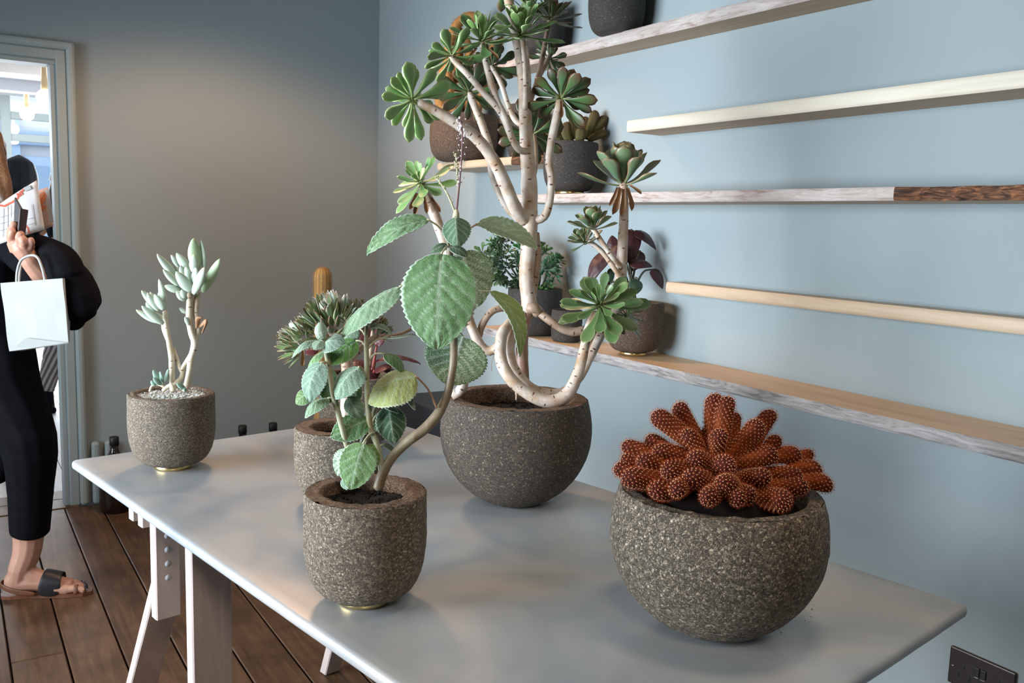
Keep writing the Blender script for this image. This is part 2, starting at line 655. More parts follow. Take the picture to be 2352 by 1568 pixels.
m = NT('zinc_sheet', .36, .35)
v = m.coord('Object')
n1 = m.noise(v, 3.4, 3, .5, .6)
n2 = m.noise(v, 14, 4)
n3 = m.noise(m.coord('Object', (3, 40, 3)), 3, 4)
c = m.ramp(n1, [(.32, (.29, .35, .40)), (.48, (.41, .445, .465)), (.66, (.52, .51, .49))])  # bluish to tan blotches stand in for reflections on the zinc
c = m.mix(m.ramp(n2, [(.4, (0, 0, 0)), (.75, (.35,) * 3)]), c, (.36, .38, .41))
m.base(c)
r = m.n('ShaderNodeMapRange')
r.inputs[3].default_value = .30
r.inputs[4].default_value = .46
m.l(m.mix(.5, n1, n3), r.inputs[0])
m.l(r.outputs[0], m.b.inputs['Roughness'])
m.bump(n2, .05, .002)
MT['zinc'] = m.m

# ------------------------------------------------------------------ the room
XR, YB, XL, YF, ZC = 1.997, 4.555, -1.85, -2.2, 2.75
DX0, DX1, DZ = -0.45, 0.449, 2.045
WT = 0.1


def struct(name, V, Fc, mat, smooth=False):
    o = obj(name, V, Fc, mat, None, smooth)
    o['kind'] = 'structure'
    return o


def sbox(name, lo, hi, mat):
    o = abox(name, lo, hi, mat)
    o['kind'] = 'structure'
    return o


sbox('wall_right', (XR, YF, 0), (XR + .2, YB + WT, ZC), MT['wall'])
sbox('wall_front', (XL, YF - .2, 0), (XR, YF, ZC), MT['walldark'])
V, Fc = join_data([box_data((DX1, YB, 0), (XR - DX1, 0, 0), (0, WT, 0), (0, 0, ZC)),
                   box_data((XL, YB, 0), (DX0 - XL, 0, 0), (0, WT, 0), (0, 0, ZC)),
                   box_data((DX0, YB, DZ), (DX1 - DX0, 0, 0), (0, WT, 0), (0, 0, ZC - DZ))])
struct('wall_back', V, Fc, MT['wall'])
# left wall with its wide window opening
WY0, WY1, WZ0, WZ1 = 1.1, 3.8, 0.5, 2.35
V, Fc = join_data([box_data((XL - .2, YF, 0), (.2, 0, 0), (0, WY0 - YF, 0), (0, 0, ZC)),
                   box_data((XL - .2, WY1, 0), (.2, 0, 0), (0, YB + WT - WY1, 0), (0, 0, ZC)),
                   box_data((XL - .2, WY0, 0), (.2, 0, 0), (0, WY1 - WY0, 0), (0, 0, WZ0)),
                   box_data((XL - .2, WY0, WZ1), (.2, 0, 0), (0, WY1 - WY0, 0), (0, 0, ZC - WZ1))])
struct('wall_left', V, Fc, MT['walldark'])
V, Fc = join_data([box_data((XL - .12, WY0, WZ0), (.06, 0, 0), (0, WY1 - WY0, 0), (0, 0, .05)),
                   box_data((XL - .12, WY0, WZ1 - .05), (.06, 0, 0), (0, WY1 - WY0, 0), (0, 0, .05))] +
                  [box_data((XL - .12, WY0 + k * (WY1 - .05 - WY0) / 3, WZ0), (.06, 0, 0), (0, .05, 0), (0, 0, WZ1 - WZ0)) for k in range(4)])
struct('window_1', V, Fc, MT['trim'])
sbox('ceiling', (XL - .2, YF - .2, ZC), (XR + .2, YB + WT, ZC + .15), MT['ceiling'])

# floor: every board its own piece
fl = sbox('floor', (XL - .2, YF - .2, -.06), (XR + .2, YB + WT, -.022), MT['gap'])
BW = 0.1525
x = XL - .2 + 0.03
plank_me = {}
k = 0
while x < XR + .1:
    cuts = [YF - .1]
    y = YF - .1 + random.uniform(1.0, 2.6)
    while y < YB - .3:
        cuts.append(y)
        y += random.uniform(2.0, 3.6)
    cuts.append(YB - .04)
    for y0, y1 in zip(cuts[:-1], cuts[1:]):
        w, d = BW - .005, y1 - y0 - .004
        z = random.uniform(-.0015, 0)
        e = .003
        V = [(0, 0, -.022), (w, 0, -.022), (w, d, -.022), (0, d, -.022), (0, 0, -e), (w, 0, -e), (w, d, -e), (0, d, -e),
             (e, e, 0), (w - e, e, 0), (w - e, d - e, 0), (e, d - e, 0)]
        Fc = [(3, 2, 1, 0), (0, 1, 5, 4), (1, 2, 6, 5), (2, 3, 7, 6), (3, 0, 4, 7), (4, 5, 9, 8), (5, 6, 10, 9), (6, 7, 11, 10), (7, 4, 8, 11), (8, 9, 10, 11)]
        o = obj('plank', V, Fc, MT['floor'], fl, False)
        o.location = (x, y0, z)
    x += BW
for y0 in (YB - .035, YB + .115):      # boards across the threshold
    o = abox('threshold_board', (DX0 - .03, y0, -.022), (DX1 + .03, y0 + .144, .002), MT['floor'], fl, .003)

# doorway: lining and moulded architrave, reaching to the floor
dj = []
dm = []
for (x0, x1, y0, z1) in ((DX1 - .03, DX1 + .028, YB - .012, DZ), (DX1 + .028, DX1 + .082, YB - .03, DZ + .055)):
    dm.append(box_data((x0, y0, 0), (x1 - x0, 0, 0), (0, YB - y0 + .001, 0), (0, 0, z1)))
door = empty('door_1', (0, YB, 0), None, None)
door['kind'] = 'structure'
org = (0, YB, 0)


def dpart(name, V, Fc, bv=.006):
    o = obj(name, V, Fc, MT['trim'], door, False, org)
    bevel(o, bv)
    return o


V, Fc = join_data([box_data((DX1 - .026, YB - .002, 0), (.03, 0, 0), (0, WT + .012, 0), (0, 0, DZ)),
                   box_data((DX0 - .004, YB - .006, 0), (.03, 0, 0), (0, WT + .012, 0), (0, 0, DZ)),
                   box_data((DX0, YB - .006, DZ - .026), (DX1 - DX0, 0, 0), (0, WT + .012, 0), (0, 0, .03))])
dpart('door_lining', V, Fc, .003)
for s, xe in ((1, DX1), (-1, DX0)):
    a = xe - s * .004
    V, Fc = box_data((min(a, a + s * .042), YB - .02, 0), (.042, 0, 0), (0, .02, 0), (0, 0, DZ + .042))
    dpart('architrave', V, Fc)
    a = xe + s * .038
    V, Fc = box_data((min(a, a + s * .036), YB - .036, 0), (.036, 0, 0), (0, .036, 0), (0, 0, DZ + .075))
    dpart('moulding', V, Fc, .012)
V, Fc = box_data((DX0 - .03, YB - .0195, DZ - .006), (DX1 - DX0 + .06, 0, 0), (0, .02, 0), (0, 0, .046))
dpart('architrave', V, Fc)
V, Fc = box_data((DX0 - .072, YB - .0355, DZ + .038), (DX1 - DX0 + .144, 0, 0), (0, .036, 0), (0, 0, .037))
dpart('moulding', V, Fc, .012)
# two boxed-in pipes beside the architrave, low down
for k, xx in enumerate((DX1 + .092, DX1 + .15)):
    o = abox('trim_%d' % (k + 1), (xx, YB - .04, 0), (xx + .036, YB, .30), MT['trim'], None, .012)
    o['kind'] = 'structure'

# ---- next room, the shop front and the street
NX0, NX1, NY1, NZ = -2.6, 3.2, 11.55, 2.62
Y1 = YB + WT
fl2 = sbox('floor_next_room', (NX0, Y1, -.06), (NX1, NY1 + 8, -.022), MT['gap'])
x = NX0
while x < NX1:
    if -1.6 < x < 2.6:
        o = abox('plank', (0, 0, -.022), (.158, NY1 - Y1 - .01, 0), MT['floor_pale'], fl2)
        o.location = (x, Y1 + .005 + .04, 0)
    x += .162
sbox('wall_next_left', (NX0 - .1, Y1, 0), (NX0, NY1, NZ), MT['white'])
sbox('wall_next_right', (NX1, Y1, 0), (NX1 + .1, NY1, NZ), MT['white'])
sbox('ceiling_next_room', (NX0, Y1, NZ), (NX1, NY1, NZ + .1), MT['white'])
for k, yy in enumerate((6.2, 7.5, 8.8, 10.1)):
    sbox('trim_%d' % (k + 3), (NX0, yy, NZ - .11), (NX1, yy + .16, NZ), MT['white'])
# shop front: posts, rails, transom panes and lower panes
gl = bpy.data.materials.new('window_glass')
gl.use_nodes = True
nt = gl.node_tree
nt.nodes.clear()
mo = nt.nodes.new('ShaderNodeOutputMaterial')
mx = nt.nodes.new('ShaderNodeMixShader')
tr = nt.nodes.new('ShaderNodeBsdfTransparent')
gs = nt.nodes.new('ShaderNodeBsdfGlossy')
gs.inputs['Roughness'].default_value = .02
mx.inputs[0].default_value = .07
nt.links.new(tr.outputs[0], mx.inputs[1])
nt.links.new(gs.outputs[0], mx.inputs[2])
nt.links.new(mx.outputs[0], mo.inputs[0])
w2 = empty('window_2', (0, NY1, 0), None, None)
w2['kind'] = 'structure'
sf = MT['trim']
xs = [NX0, -1.35, .62, 2.35, NX1]
for xx in xs:
    abox('post', (xx - .05, 0, 0), (xx + .05, .09, NZ), sf, w2, .006)
for z0, z1 in ((0, .42), (2.13, 2.21), (2.37, 2.45)):
    for a, b in zip(xs[:-1], xs[1:]):
        abox('rail', (a + .05, 0.005, z0), (b - .05, .085, z1), sf, w2, .005)
for a, b in zip(xs[:-1], xs[1:]):
    for z0, z1 in ((.42, 2.13), (2.21, 2.37), (2.45, NZ)):
        abox('pane', (a + .05, .04, z0), (b - .05, .046, z1), gl, w2)
# street: pavement and the blue house front opposite
MT['blue'] = m_paint('pale_blue_paint', (.30, .42, .58), (.36, .48, .64))
MT['bluedark'] = m_paint('mid_blue_paint', (.20, .30, .44), (.25, .36, .5))
sbox('ground_street', (-6, NY1 + .1, -.1), (9, 18.2, -.021), m_paint('pavement', (.42, .42, .42), (.5, .5, .5)))
hb = empty('house_front', (1.5, 17, 0), 'blue painted house front with door across the street, seen through the shop window', 'building')
og = (1.5, 17, 0)
abox('facade', (-4, 17, 0), (8, 17.3, 5), MT['white'], hb, 0, og)
abox('door', (1.15, 16.93, .05), (1.95, 17, 2.25), MT['blue'], hb, .01, og)
for z0, z1 in ((.2, .95), (1.1, 2.1)):
    for a in (1.23, 1.59):
        abox('door_panel', (a, 16.91, z0), (a + .28, 16.935, z1), MT['bluedark'], hb, .01, og)
abox('pilaster', (.8, 16.88, 0), (1.1, 17, 2.9), MT['blue'], hb, .01, og)
abox('pilaster', (2.0, 16.88, 0), (2.3, 17, 2.9), MT['blue'], hb, .01, og)
abox('cornice', (.6, 16.82, 2.42), (4.4, 17, 2.66), MT['bluedark'], hb, .02, og)
abox('stall_riser', (2.32, 16.9, 0), (4.3, 17, .9), MT['blue'], hb, .01, og)
for k in range(2):
    abox('shop_pane', (2.4 + k * .95, 16.96, .95), (3.28 + k * .95, 16.99, 2.3), m_plain('grey_blue_shop_pane', (.45, .55, .62), .1), hb, 0, og)  # plain grey-blue panes
# two globe ceiling lamps in the next room
MT['lampglass'] = m_glow('opal_glass_lit', (1, .93, .82), 6)
MT['lampcap'] = m_plain('warm_brass_cap', (.62, .44, .24), .4, .3)
for (px, py, D, lab) in ((103, 224, 7.45, 'lit round globe ceiling lamp, the nearer of two in the next room'),
                         (62, 262, 9.1, 'lit round globe ceiling lamp, the farther of two, close to the shop window')):
    p = PX(px, py, D)
    g = empty('globe_lamp', p, lab, 'lamp')
    r = .066
    V, Fc = lathe_data([(.004, -r)] + [(r * math.sin(a * math.pi / 12), -r * math.cos(a * math.pi / 12)) for a in range(1, 11)] + [(.03, r * .9)], 24)
    obj('globe', V, Fc, MT['lampglass'], g)
    h = NZ - p.z
    V, Fc = lathe_data([(.03, r * .86), (.026, r * .86 + .06), (.02, h - .03), (.045, h - .03), (.05, h)], 24)
    obj('lamp_holder', V, Fc, MT['lampcap'], g)
    lamp('globe_light', 'POINT', (p.x, p.y, p.z - .12), (p.x, p.y, 0), 12, (1, .85, .65), .06)

# ------------------------------------------------------------------ shelves on the right wall


def shelf(name, label, y0, y1, zb, zt, depth, top, front, fr_rough=.0, tilt=0.0, seed=0, dark=None, slope=0.0):
    """solid board along the wall; the front edge follows the tree, the end is sawn. y0 < y1; slope lifts far end"""
    root = empty(name, (XR, y0, zb), label, 'shelf', 'wooden wall shelves')
    o = (XR, y0, zb)
    n = max(16, int((y1 - y0) / .012))
    rows = 10
    V, Fc, MI = [], [], []
    for i in range(n + 1):
        y = y0 + (y1 - y0) * i / n
        zz = slope * (y - y0)
        d = depth
        bark = dark and (dark[0] < y < dark[1])
        ring = [(XR - .001, zb + zz), (XR - d * .5, zb + zz)]
        for k in range(rows + 1):
            t = k / rows
            q = Vector((y * 7 + seed, t * 1.2, seed))
            rel = noise.noise(q) * fr_rough + noise.noise(q * 4.3) * fr_rough * .45
            if bark:
                g = min(1, (y - dark[0]) / .05, (dark[1] - y) / .05)
                rel += g * (-.022 + .020 * noise.noise(Vector((y * 14, t * 4.0 + y * 16, 3))) + .010 * noise.noise(Vector((y * 50, t * 8 + y * 30, 8))) - .012 * max(0, 1 - (dark[1] - y) / .14))
            rel -= .004 * (2 * t - 1) ** 4
            ring.append((XR - d - rel, zb + zz + (zt - zb) * t))
        ring += [(XR - d * .5, zt + zz), (XR - .001, zt + zz)]
        for (a, b) in ring:
            V.append((a, y, b))
    m = rows + 5
    for i in range(n):
        for k in range(m - 1):
            a = i * m + k
            Fc.append((a, a + 1, a + 1 + m, a + m))
            yy = y0 + (y1 - y0) * (i + .5) / n
            if 2 <= k < 2 + rows:
                MI.append(2 if (dark and dark[0] < yy < dark[1]) else 1)
            else:
                MI.append(0)
    Fc.append(tuple(range(m)))
    MI.append(0)
    Fc.append(tuple(n * m + k for k in reversed(range(m))))
    MI.append(0)
    # the board and its front edge are separate parts
    top_f = [f for f, k in zip(Fc, MI) if k == 0]
    ob = obj('board', V, top_f, top, root, False, o)
    for nm, kk, mt in (('live_edge', 1, front), ('bark', 2, MT['barkdark'])):
        ff = [f for f, k in zip(Fc, MI) if k == kk]
        if ff:
            used = sorted({i for f in ff for i in f})
            mp = {u: j for j, u in enumerate(used)}
            obj(nm, [V[u] for u in used], [tuple(mp[i] for i in f) for f in ff], mt, root, True, o)
    return root


shelf('wall_shelf', 'topmost pale wooden shelf with a cracked live edge, carrying dark pots', .9, 3.31, 1.962, 2.0, .12, MT['pine_tan'], MT['barkpale'], .003, seed=3, slope=.006)
shelf('wall_shelf', 'second shelf from the top, bare bleached plank with a knot underneath', .5, 2.275, 1.686, 1.722, .145, MT['pine_tan'], MT['pine_white'], .0006, seed=11, slope=-.002)
shelf('wall_shelf', 'short shelf end behind the tall plant under the brown hairy cactus pot', 2.66, 3.47, 1.600, 1.630, .2, MT['pine'], MT['pine'], .001, seed=17, dark=(2.5, 2.88))
shelf('wall_shelf', 'middle shelf with whitish live edge turning to torn brown bark', .5, 2.85, 1.459, 1.4895, .2, MT['pine_tan'], MT['barkpale'], .0025, seed=23, dark=(.4, 1.255))
shelf('wall_shelf', 'narrow bare pale shelf, second from the bottom', .5, 2.135, 1.181, 1.2145, .07, MT['pine'], MT['pine'], .0006, seed=31)
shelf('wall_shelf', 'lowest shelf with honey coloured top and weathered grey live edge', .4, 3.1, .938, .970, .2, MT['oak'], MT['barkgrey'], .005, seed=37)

# ------------------------------------------------------------------ zinc table on its trestles
TZ = 0.74
TA = Vector((.248, 2.51, 0))
TAX = Vector((-math.sin(TROT), math.cos(TROT), 0))
TBX = Vector((math.cos(TROT), math.sin(TROT), 0))


def Tb(u, v, z):
    return TA + TBX * u + TAX * v + Vector((0, 0, z))


table = empty('zinc_table', Tb(.47, -.93, 0), 'long work table with scuffed grey zinc top on pale wooden trestles', 'table')
to = tuple(Tb(.47, -.93, 0))
TL, TWd = 1.872, .944
prof = [(.010, -.0225), (.004, -.0215), (.0012, -.0185), (.0, -.0145), (.0, -.0085), (.0008, -.0050), (.0028, -.0022), (.0058, -.0006), (.0095, .0), (.03, .0)]
V, Fc = [], []
NC = 9


def ring(ins, z):
    r = max(.018 - ins, .004)
    out = []
    for cx, cy, a0 in ((TWd - .018, -.018, 0), (.018, -.018, 90), (.018, -TL + .018, 180), (TWd - .018, -TL + .018, 270)):
        ox = (ins - .014) if ins > .014 else 0
        sx = 1 if cx < TWd / 2 else -1
        sy_ = 1 if cy < -TL / 2 else -1
        for k in range(NC):
            a = math.radians(a0 + 90 * k / (NC - 1))
            dent = .0004 * noise.noise(Vector((cx * 30 + k, cy * 30, z * 200)))
            out.append(Tb(cx + sx * ox + math.cos(a) * (r + dent), cy + sy_ * ox + math.sin(a) * (r + dent), TZ + z))
    # long edges get small dents from use
    full = []
    for q in range(4):
        full += out[q * NC:(q + 1) * NC]
        a, b = out[q * NC + NC - 1], out[((q + 1) % 4) * NC]
        n_ = 60 if (b - a).length > 1.2 else 30
        d = (b - a).normalized()
        sd = d.cross(Vector((0, 0, 1)))
        for k in range(1, n_):
            p = a + (b - a) * (k / n_)
            w = (.0007 * noise.noise(p * 28) + .0007 * noise.noise(p * 70)) if ins < .012 else 0
            full.append(p + sd * w + Vector((0, 0, w * .5 if 0 < ins < .009 else 0)))
    return full


for ins, z in prof:
    V += ring(ins, z)
m_ = len(V) // len(prof)
for i in range(len(prof) - 1):
    for k in range(m_):
        a, b = i * m_ + k, i * m_ + (k + 1) % m_
        Fc.append((a, b, b + m_, a + m_))
nF = len(Fc)
Fc.append(tuple(reversed(range(m_))))
Fc.append(tuple((len(prof) - 1) * m_ + k for k in range(m_)))
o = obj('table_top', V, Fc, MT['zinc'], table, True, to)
for p in o.data.polygons[nF:]:
    p.use_smooth = False


def tboard(name, u0, u1, top_v, bot_v, th, z0, z1, parent=None, mat=None):
    """flat board hanging under the table: wide face along the table's width, leaning along its length"""
    V = []
    for z, vv in ((z0, bot_v), (z1, top_v)):
        V += [Tb(u0, vv - th, z), Tb(u1, vv - th, z), Tb(u1, vv, z), Tb(u0, vv, z)]
    Fc = [(3, 2, 1, 0), (4, 5, 6, 7), (0, 1, 5, 4), (1, 2, 6, 5), (2, 3, 7, 6), (3, 0, 4, 7)]
    o = obj(name, V, Fc, mat or MT['timber'], parent or table, False, to)
    bevel(o, .003, 1)
    return o


def trestle(v0, s):
    for u0, u1 in ((.05, .108), (.60, .658)):
        hb = tboard('hanging_board', u0, u1, v0 - s * .0, v0, .032, .445, .715)
        for k in range(5):
            z = .545 + k * .0335
            c = Tb((u0 + u1) / 2, v0 - .032, z)
            V, Fc = lathe_data([(.0075, -.004), (.0078, .004)], 14)
            V = [Vector(c) + TBX * p.x + Vector((0, 0, p.y)) - TAX * (p.z - .0035) for p in V]
            obj('lit_peg_hole', V, Fc, MT['white'], hb, True, to)  # white discs paint the lit edges of the peg holes
    for u0, u1 in ((.05, .14), (.565, .655)):
        tboard('leg', u0, u1, v0 - s * .20, v0 - s * .205, .034, 0, .715)
    for u0, u1, ve in ((.100, .178, .408), (.652, .705, .27)):
        tboard('leg', u0, u1, v0 + s * .0, v0 + s * ve, .034, 0, .715)
    for dv in (.135, .075):
        tboard('top_slat', .05, .66, v0 + s * dv, v0 + s * dv, .026, .645, .718)


trestle(-.41, 1)
trestle(-1.66, -1)

# ------------------------------------------------------------------ pots


def pot_parts(root, base, R, h, kind, stone, wall=.19, soil=None, soil_drop=.02, ring=False, rim_mat=None, seed=0, seg=64, jit=.0009, rs=.42):
    """thick cast pot turned on a lathe: outer skin, flat rim, hollow, soil"""
    b = Vector(base)
    z0 = .012 if ring else .0
    out = []
    N = 22
    if kind == 'cup':
        z1 = .60 * h
        for i in range(N + 1):
            t = i / N
            r = R * (rs + (1 - rs) * math.sqrt(max(0, 1 - (1 - t) ** 2.3)))
            out.append((r, z0 + z1 * t ** 1.25))
        for i in range(1, 9):
            out.append((R * (1.0 - .012 * (i / 8)), z0 + z1 + (h - z1 - z0) * i / 8))
    else:
        zc = .70 * h
        for i in range(N + 1):
            t = (i / N) ** 1.15
            z = zc * t
            r = R * math.sqrt(max(.0, 1 - ((zc - z) / (zc * 1.055)) ** 2))
            out.append((r, z0 + z))
        for i in range(1, 9):
            z = zc + (h - z0 - zc) * i / 8
            out.append((R * math.sqrt(1 - ((z - zc) / (2.75 * (h - zc))) ** 2), z0 + z))
    rt = out[-1][0]
    ri = rt - wall * R
    prof = [(.002, z0)] + out + [(rt - .003, h + .0025)]
    V, Fc = lathe_data(prof, seg, b, jit, seed)
    Fc = Fc[:-1]
    obj('pot', V, Fc, stone, root, True, b)
    rim = [(rt - .003, h + .0025)] + [(rt - .003 - (rt - .003 - ri - .003) * i / 5, h + .0028) for i in range(1, 6)] + [(ri, h - .001), (ri - .002, h - soil_drop - .012)]
    V, Fc = lathe_data(rim, seg, b, jit * 1.8, seed + 5)
    obj('rim', V, Fc[:-2], rim_mat or stone, root, True, b)
    # soil: lumpy disc
    V, Fc = [], []
    rings = 12
    for i in range(rings + 1):
        r = (ri + .001) * i / rings
        for k in range(40):
            a = 2 * math.pi * k / 40
            p = Vector((r * math.cos(a), r * math.sin(a), 0))
            z = h - soil_drop + .004 * noise.noise(p * 45 + Vector((seed, 0, 0))) + .003 * noise.noise(p * 130 + Vector((seed, 5, 0)))
            V.append(b + Vector((p.x, p.y, z)))
    for i in range(rings):
        for k in range(40):
            a, c = i * 40 + k, i * 40 + (k + 1) % 40
            Fc.append((a, c, c + 40, a + 40))
    obj('soil', V, Fc, soil or MT['soil'], root, True, b)
    if ring:
        rr = R * rs * 1.02
        V, Fc = lathe_data([(rr - .012, .0), (rr, 0), (rr + .0025, .002), (rr + .0025, .010), (rr, .0125), (rr - .012, .0125)], 48, b)
        obj('brass_foot', V, Fc, MT['brass'], root, True, b)
    return rt, ri


def scatter_soil(root, base, ri, z, n, mat, s, seed, name='soil_crumbs'):
    rnd = random.Random(seed)
    parts = []
    for _ in range(n):
        a, r = rnd.uniform(0, 6.283), ri * math.sqrt(rnd.random()) * .97
        c = Vector(base) + Vector((r * math.cos(a), r * math.sin(a), z))
        q = s * rnd.uniform(.5, 1.2)
        u = Vector((rnd.uniform(-1, 1), rnd.uniform(-1, 1), rnd.uniform(-.4, .4))).normalized()
        w = u.orthogonal().normalized()
        x_ = u.cross(w)
        k1_, k2_, k3_ = (q * rnd.uniform(.5, 1) for _ in range(3))
        V = [c + u * k1_, c + w * k2_, c - u * k1_, c - w * k2_, c + x_ * k3_, c - x_ * k3_]
        parts.append((V, [(0, 1, 4), (1, 2, 4), (2, 3, 4), (3, 0, 4), (1, 0, 5), (2, 1, 5), (3, 2, 5), (0, 3, 5)]))
    V, Fc = join_data(parts)
    o = obj(name, V, Fc, mat, root, False, base)
    o['kind'] = 'stuff'
    return o


P1 = Vector((.466, 2.33, TZ))
P2 = Vector((.734, 1.881, TZ))
P3 = Vector((.985, 2.36, TZ))
P4 = Vector((.578, 1.353, TZ))
P5 = Vector((1.097, 1.699, TZ + .0015))
P6 = Vector((1.030, .989, TZ + .0015))


def depth(p):
    return -(Vector(p) - CAM).dot(CT)


r1 = empty('potted_cotyledon', P1, 'pale pot of chalky white green succulent with bare stems, at the far left table corner', 'potted plant')
r2 = empty('potted_houseleek_tree', P2, 'pale stone cup with a dome of pointed green and maroon rosettes on a stout stem', 'potted plant')
r3 = empty('potted_begonia', P3, 'small grey pot of dark red leaved plant, half hidden behind the spiky rosettes', 'potted plant')
r4 = empty('potted_spurflower', P4, 'stone cup on brass ring holding leggy silver green spurflower, nearest the long table edge', 'potted plant')
r5 = empty('potted_tree_aeonium', P5, 'dark round stone bowl with a tall many branched tree aeonium', 'potted plant')
r6 = empty('potted_copper_cactus', P6, 'coarse round stone bowl overflowing with rust red finger cactus', 'potted plant')
pot_parts(r1, P1, .1055, .190, 'cup', MT['stone_fine'], .20, MT['gravel'], .006, True, MT['stone_pale'], 1, rs=.40)
pot_parts(r2, P2, .0975, .172, 'cup', MT['stone_pale'], .40, None, .02, True, MT['stone_rim'], 2)
pot_parts(r3, P3, .115, .2, 'cup', MT['stone_pale'], .22, None, .02, True, MT['stone_rim'], 3)
pot_parts(r4, P4, .103, .188, 'cup', MT['stone_pale'], .30, None, .018, True, MT['stone_rim'], 4, jit=.0013)
pot_parts(r5, P5, .175, .243, 'bowl', MT['stone_dark'], .19, None, .035, False, MT['stone_rim'], 5, 80, .0012)
pot_parts(r6, P6, .1715, .226, 'bowl', MT['stone_coarse'], .15, None, .03, False, MT['stone_coarse'], 6, 80, .0015)
scatter_soil(r1, P1, .082, .187, 420, MT['gravel'], .0052, 3, 'gravel_chips')
scatter_soil(r4, P4, .068, .171, 160, MT['soil'], .004, 4)
scatter_soil(r5, P5, .13, .21, 160, MT['soil'], .005, 5)
scatter_soil(r2, P2, .055, .153, 100, MT['soil'], .004, 6)

# ------------------------------------------------------------------ leaves
GREEN_A = ((.125, .25, .080), (.30, .35, .17), (.16, .27, .10))     # green lightened as if window lit, with cream margin
GREEN_B = ((.055, .125, .045), (.13, .045, .03), (.085, .03, .026))  # leaf darkened as out of the window light, with maroon tip
GREEN_C = ((.125, .23, .12), (.24, .13, .075), (.16, .21, .105))       # grey green with red margin


def spoon_leaf(name, pal, L=1.0, W=.38, thick=.05, cup=.16, curl=.12, narrow=.10, point=0.0, mat=None, seed=0, nu=10, nv=6):
    """fleshy leaf along +x, upper face +z; closed solid"""
    mid, edge, tip = pal
    V, Cc = [], []
    rnd = random.Random(seed)
    wob = rnd.uniform(-.04, .04)
    for s in (1, -1):
        for i in range(nu + 1):
            u = i / nu
            if point:
                w = W / 2 * (narrow + (1 - narrow) * math.sin(math.pi * min(1, u * 1.02) ** .8) ** .8) * (1 - u ** 6) + .002
            else:
                w = W / 2 * (narrow * 2 + (1 - narrow * 2) * (max(0, min(1, (u - .14) / .60)) ** 1.7)) * math.sqrt(max(0.0, 1 - max(0, (u - .66) / .34) ** 2.4))
                w = max(w, .004)
            for j in range(nv + 1):
                v = -1 + 2 * j / nv
                t = thick * (1 - .55 * u) * math.sqrt(max(0, 1 - v * v)) * (.5 if s > 0 else 1.0) * (1 - .9 * max(0, (u - .85) / .15))
                z = cup * w * v * v + curl * u * u + s * t * .5 + wob * u * v * .3
                V.append((u * L, v * w, z))
                e = max(abs(v) ** 6, max(0, (u - .9) / .1) ** 1.2)
                tt = max(0, (u - .55) / .45) ** 1.4
                c = [mid[k] * (1 - tt) + tip[k] * tt for k in range(3)]
                base = max(0, 1 - u / .25)
                c = [c[k] * (1 - e) + edge[k] * e for k in range(3)]
                c = [c[k] * (1 - .5 * base) + (.34, .33, .15)[k] * .5 * base for k in range(3)]
                Cc.append(c)
    m = nv + 1
    S = (nu + 1) * m
    Fc = []
    for i in range(nu):
        for j in range(nv):
            a = i * m + j
            Fc.append((a, a + m, a + m + 1, a + 1))
            b = a + S
            Fc.append((b, b + 1, b + m + 1, b + m))
    for i in range(nu):
        a, b = i * m, S + i * m
        Fc.append((a, b, b + m, a + m))
        a, b = i * m + nv, S + i * m + nv
        Fc.append((a, a + m, b + m, b))
    for j in range(nv):
        Fc.append((j, j + 1, S + j + 1, S + j))
        a, b = nu * m + j, S + nu * m + j
        Fc.append((a, b, b + 1, a + 1))
    me = mesh(name, V, Fc, mat or MT['leaf'], True)
    set_col(me, Cc)
    return me


LEAFSET = {
    'A': [spoon_leaf('leaf', GREEN_A, seed=i, W=w, curl=c) for i, (w, c) in enumerate(((.34, .1), (.37, .2), (.31, .02)))],
    'B': [spoon_leaf('leaf', GREEN_B, seed=i + 5, W=w, curl=c) for i, (w, c) in enumerate(((.34, .08), (.37, .16), (.31, -.05)))],
    'C': [spoon_leaf('leaf', GREEN_C, seed=i + 9, W=w, curl=c, cup=.3) for i, (w, c) in enumerate(((.50, .16), (.54, .22), (.46, .1)))],
}
HEDGE = [spoon_leaf('leaf', ((.13, .24, .10), (.28, .26, .16), (.15, .055, .05)), W=.36, thick=.07, cup=.35, curl=.1, narrow=.45, point=1, seed=3, nv=4),
         spoon_leaf('leaf', ((.09, .16, .08), (.2, .1, .08), (.13, .035, .04)), W=.34, thick=.07, cup=.35, curl=.16, narrow=.45, point=1, seed=4, nv=4),
         spoon_leaf('leaf', ((.24, .32, .24), (.40, .40, .34), (.2, .12, .12)), W=.34, thick=.07, cup=.4, curl=.05, narrow=.45, point=1, seed=5, nv=4)]


def frame(n):
    n = n.normalized()
    a = n.cross(Vector((0, 0, 1)))
    if a.length < .05:
        a = n.cross(CR)
    a.normalize()
    return a, n.cross(a), n


def leaf_matrix(pos, d, up, scale, org):
    d = d.normalized()
    s = up.cross(d).normalized()
    up = d.cross(s)
    Mx = Matrix((d * scale, s * scale, up * scale)).transposed().to_4x4()
    Mx.translation = Vector(pos) - Vector(org)
    return Mx


